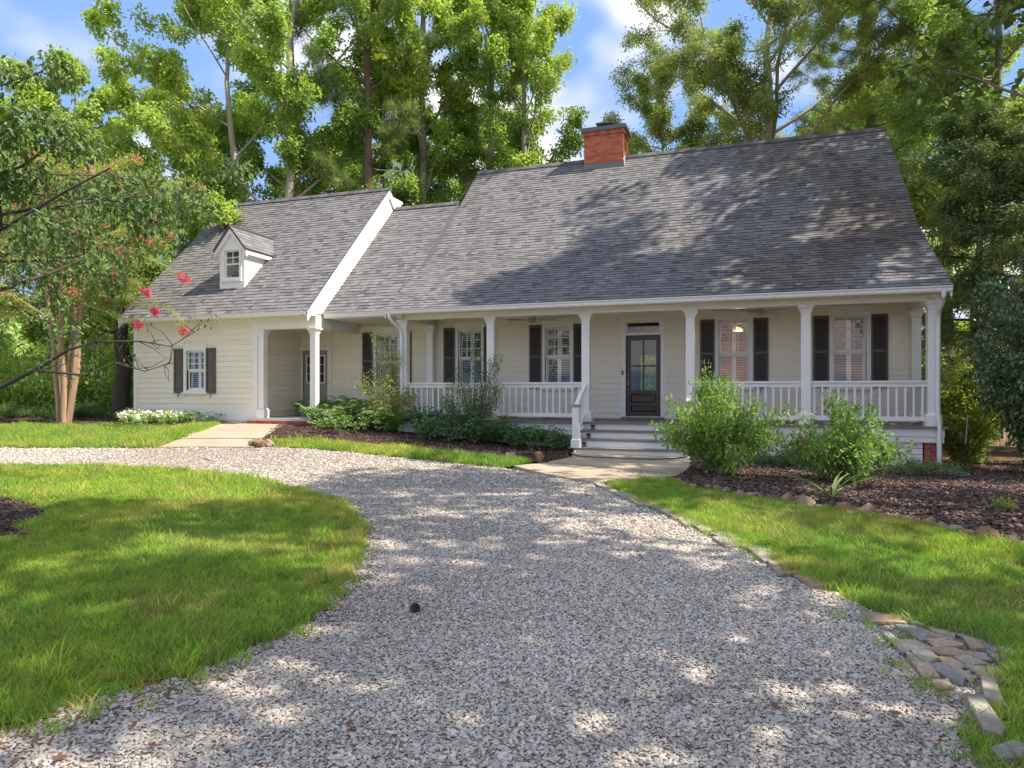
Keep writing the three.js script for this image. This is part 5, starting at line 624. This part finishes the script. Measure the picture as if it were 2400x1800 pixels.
// ---------------------------------------------------------------- small things
tag(mesh('garden_hose', tube(new THREE.CatmullRomCurve3([[1215, 962], [1235, 985], [1252, 990], [1320, 994], [1400, 997], [1470, 994], [1500, 985]].map(([a, b]) => { const [x, z] = gp(a, b); return V3(x, G(x, z) + 0.05, z); })).getPoints(50), Array(51).fill(0.012), 6), mat(0.02, 0.06, 0.04, 0.5), null), 'dark green garden hose lying across the foot of the front steps', 'hose');
tag(mesh('garden_hose', tube(new THREE.CatmullRomCurve3([[1300 * 0 + 2035, 1024], [2065, 1026], [2095, 1030], [2075, 1033], [2050, 1029]].map(([a, b]) => { const [x, z] = gp(a, b); return V3(x, G(x, z) + 0.05, z); })).getPoints(30), Array(31).fill(0.012), 6), mat(0.05, 0.30, 0.24, 0.5), null), 'loop of teal hose in the mulch beside the porch corner', 'hose');
{ const [x, z] = gp(506, 898), s = thing('garden_stake', 'thin black stake with a pale joint standing before the garage wall', 'stake', [x, G(x, z), z]); mesh('rod', tube([V3(0, -0.05, 0), V3(-0.02, 0.82, 0)], [0.014, 0.012]), dark, s); mesh('joint', new THREE.CylinderGeometry(0.018, 0.018, 0.05, 10).translate(-0.012, 0.42, 0), white2, s); }
{ const [x, z] = gp(2083, 1016), s = thing('garden_stake', 'leaning black and silver pole in front of the laurel', 'stake', [x, G(x, z), z]); mesh('rod', tube([V3(0, -0.05, 0), V3(0.02, 0.55, 0)], [0.016, 0.016]), dark, s); mesh('upper_tube', tube([V3(0.02, 0.55, 0), V3(0.06, 1.15, 0)], [0.014, 0.012]), mat(0.5, 0.52, 0.55, 0.3, { metalness: 0.6 }), s); mesh('tip', tube([V3(0.06, 1.15, 0), V3(0.065, 1.25, 0)], [0.013, 0.008]), dark, s); }
{ // pine cone, needle clumps and fallen leaves
  const cone = [], q = rng(66); for (let i = 0; i < 70; i++) { const t = i / 70, a = i * 2.399, r = 0.028 * Math.sin(Math.PI * (0.12 + 0.8 * t)) + 0.004, g = new THREE.BoxGeometry(0.014, 0.004, 0.018); g.rotateX(-0.5); g.translate(0, 0, r); g.rotateY(a); g.translate(0, -0.045 + 0.09 * t, 0); cone.push(g); }
  const [x, z] = gp(897, 1325), c = mesh('pine_cone', merge(cone), mat(0.11, 0.045, 0.025, 0.9), null); c.position.set(x, G(x, z) + 0.035, z); c.rotation.set(1.3, 0.4, 0.3); c.scale.setScalar(0.75); tag(c, 'brown pine cone lying alone on the gravel', 'pine cone');
  const needles = needleCluster(46, 0.11, 0.0016, 67); const nm = mat(0.20, 0.085, 0.035, 0.9, { side: THREE.DoubleSide });
  const L = []; for (const [a, b, s] of [[880, 1170, 0.9], [1276, 1200, 1.1], [1370, 1128, 0.9], [1285, 1132, 1.1], [1470, 1515, 1.1], [1350, 1410, 0.5], [1090, 1340, 0.5], [380, 1232, 1.2], [1160, 1130, 0.6], [1985, 1640 - 30, 0.9], [2010, 1385, 0.6], [1090, 1385, 0.5], [1600, 1150, 0.6], [2000, 1240, 0.7], [1120, 1060, 0.6], [700, 1480, 0.5]]) { const [X, Z] = gp(a, b); L.push([X, G(X, Z) + 0.025, Z, 0, q() * 6, 0, s * 0.9, s * 0.18, s * 0.55]); }
  const leafL = []; for (let i = 0; i < 170; i++) { const d = 2.6 + 12 * Math.pow(q(), 1.3), cc = (q() - 0.5) * 1.5 * d, X = CAM.x + fw[0] * d + rt[0] * cc, Z = CAM.z + fw[1] * d + rt[1] * cc; if (Z < 2) continue; leafL.push([X, G(X, Z) + (inPoly(X, Z, drivePoly) ? 0.022 : 0.05), Z, (q() - 0.5) * 0.7, q() * 6, (q() - 0.5) * 0.7, 0.5 + 0.5 * q()]); }
  const lg = tris([0, 0, 0, 0.018, 0.006, 0.022, 0, 0, 0.06, 0, 0, 0, 0, 0, 0.06, -0.018, 0.006, 0.022]);
  tag(instances('pine_needle_litter', needles, nm, L, null), 'clumps of dry brown pine needles scattered over the drive', 'needles');
  tag(instances('leaf_litter', lg, mat(0.15, 0.075, 0.04, 0.9, { side: THREE.DoubleSide }), leafL, null), 'small dry brown leaves dropped over gravel and lawns', 'leaves');
}

scene.traverse(o => { if (o.isMesh) { o.castShadow = true; o.receiveShadow = true; } });
renderer.render(scene, camera);
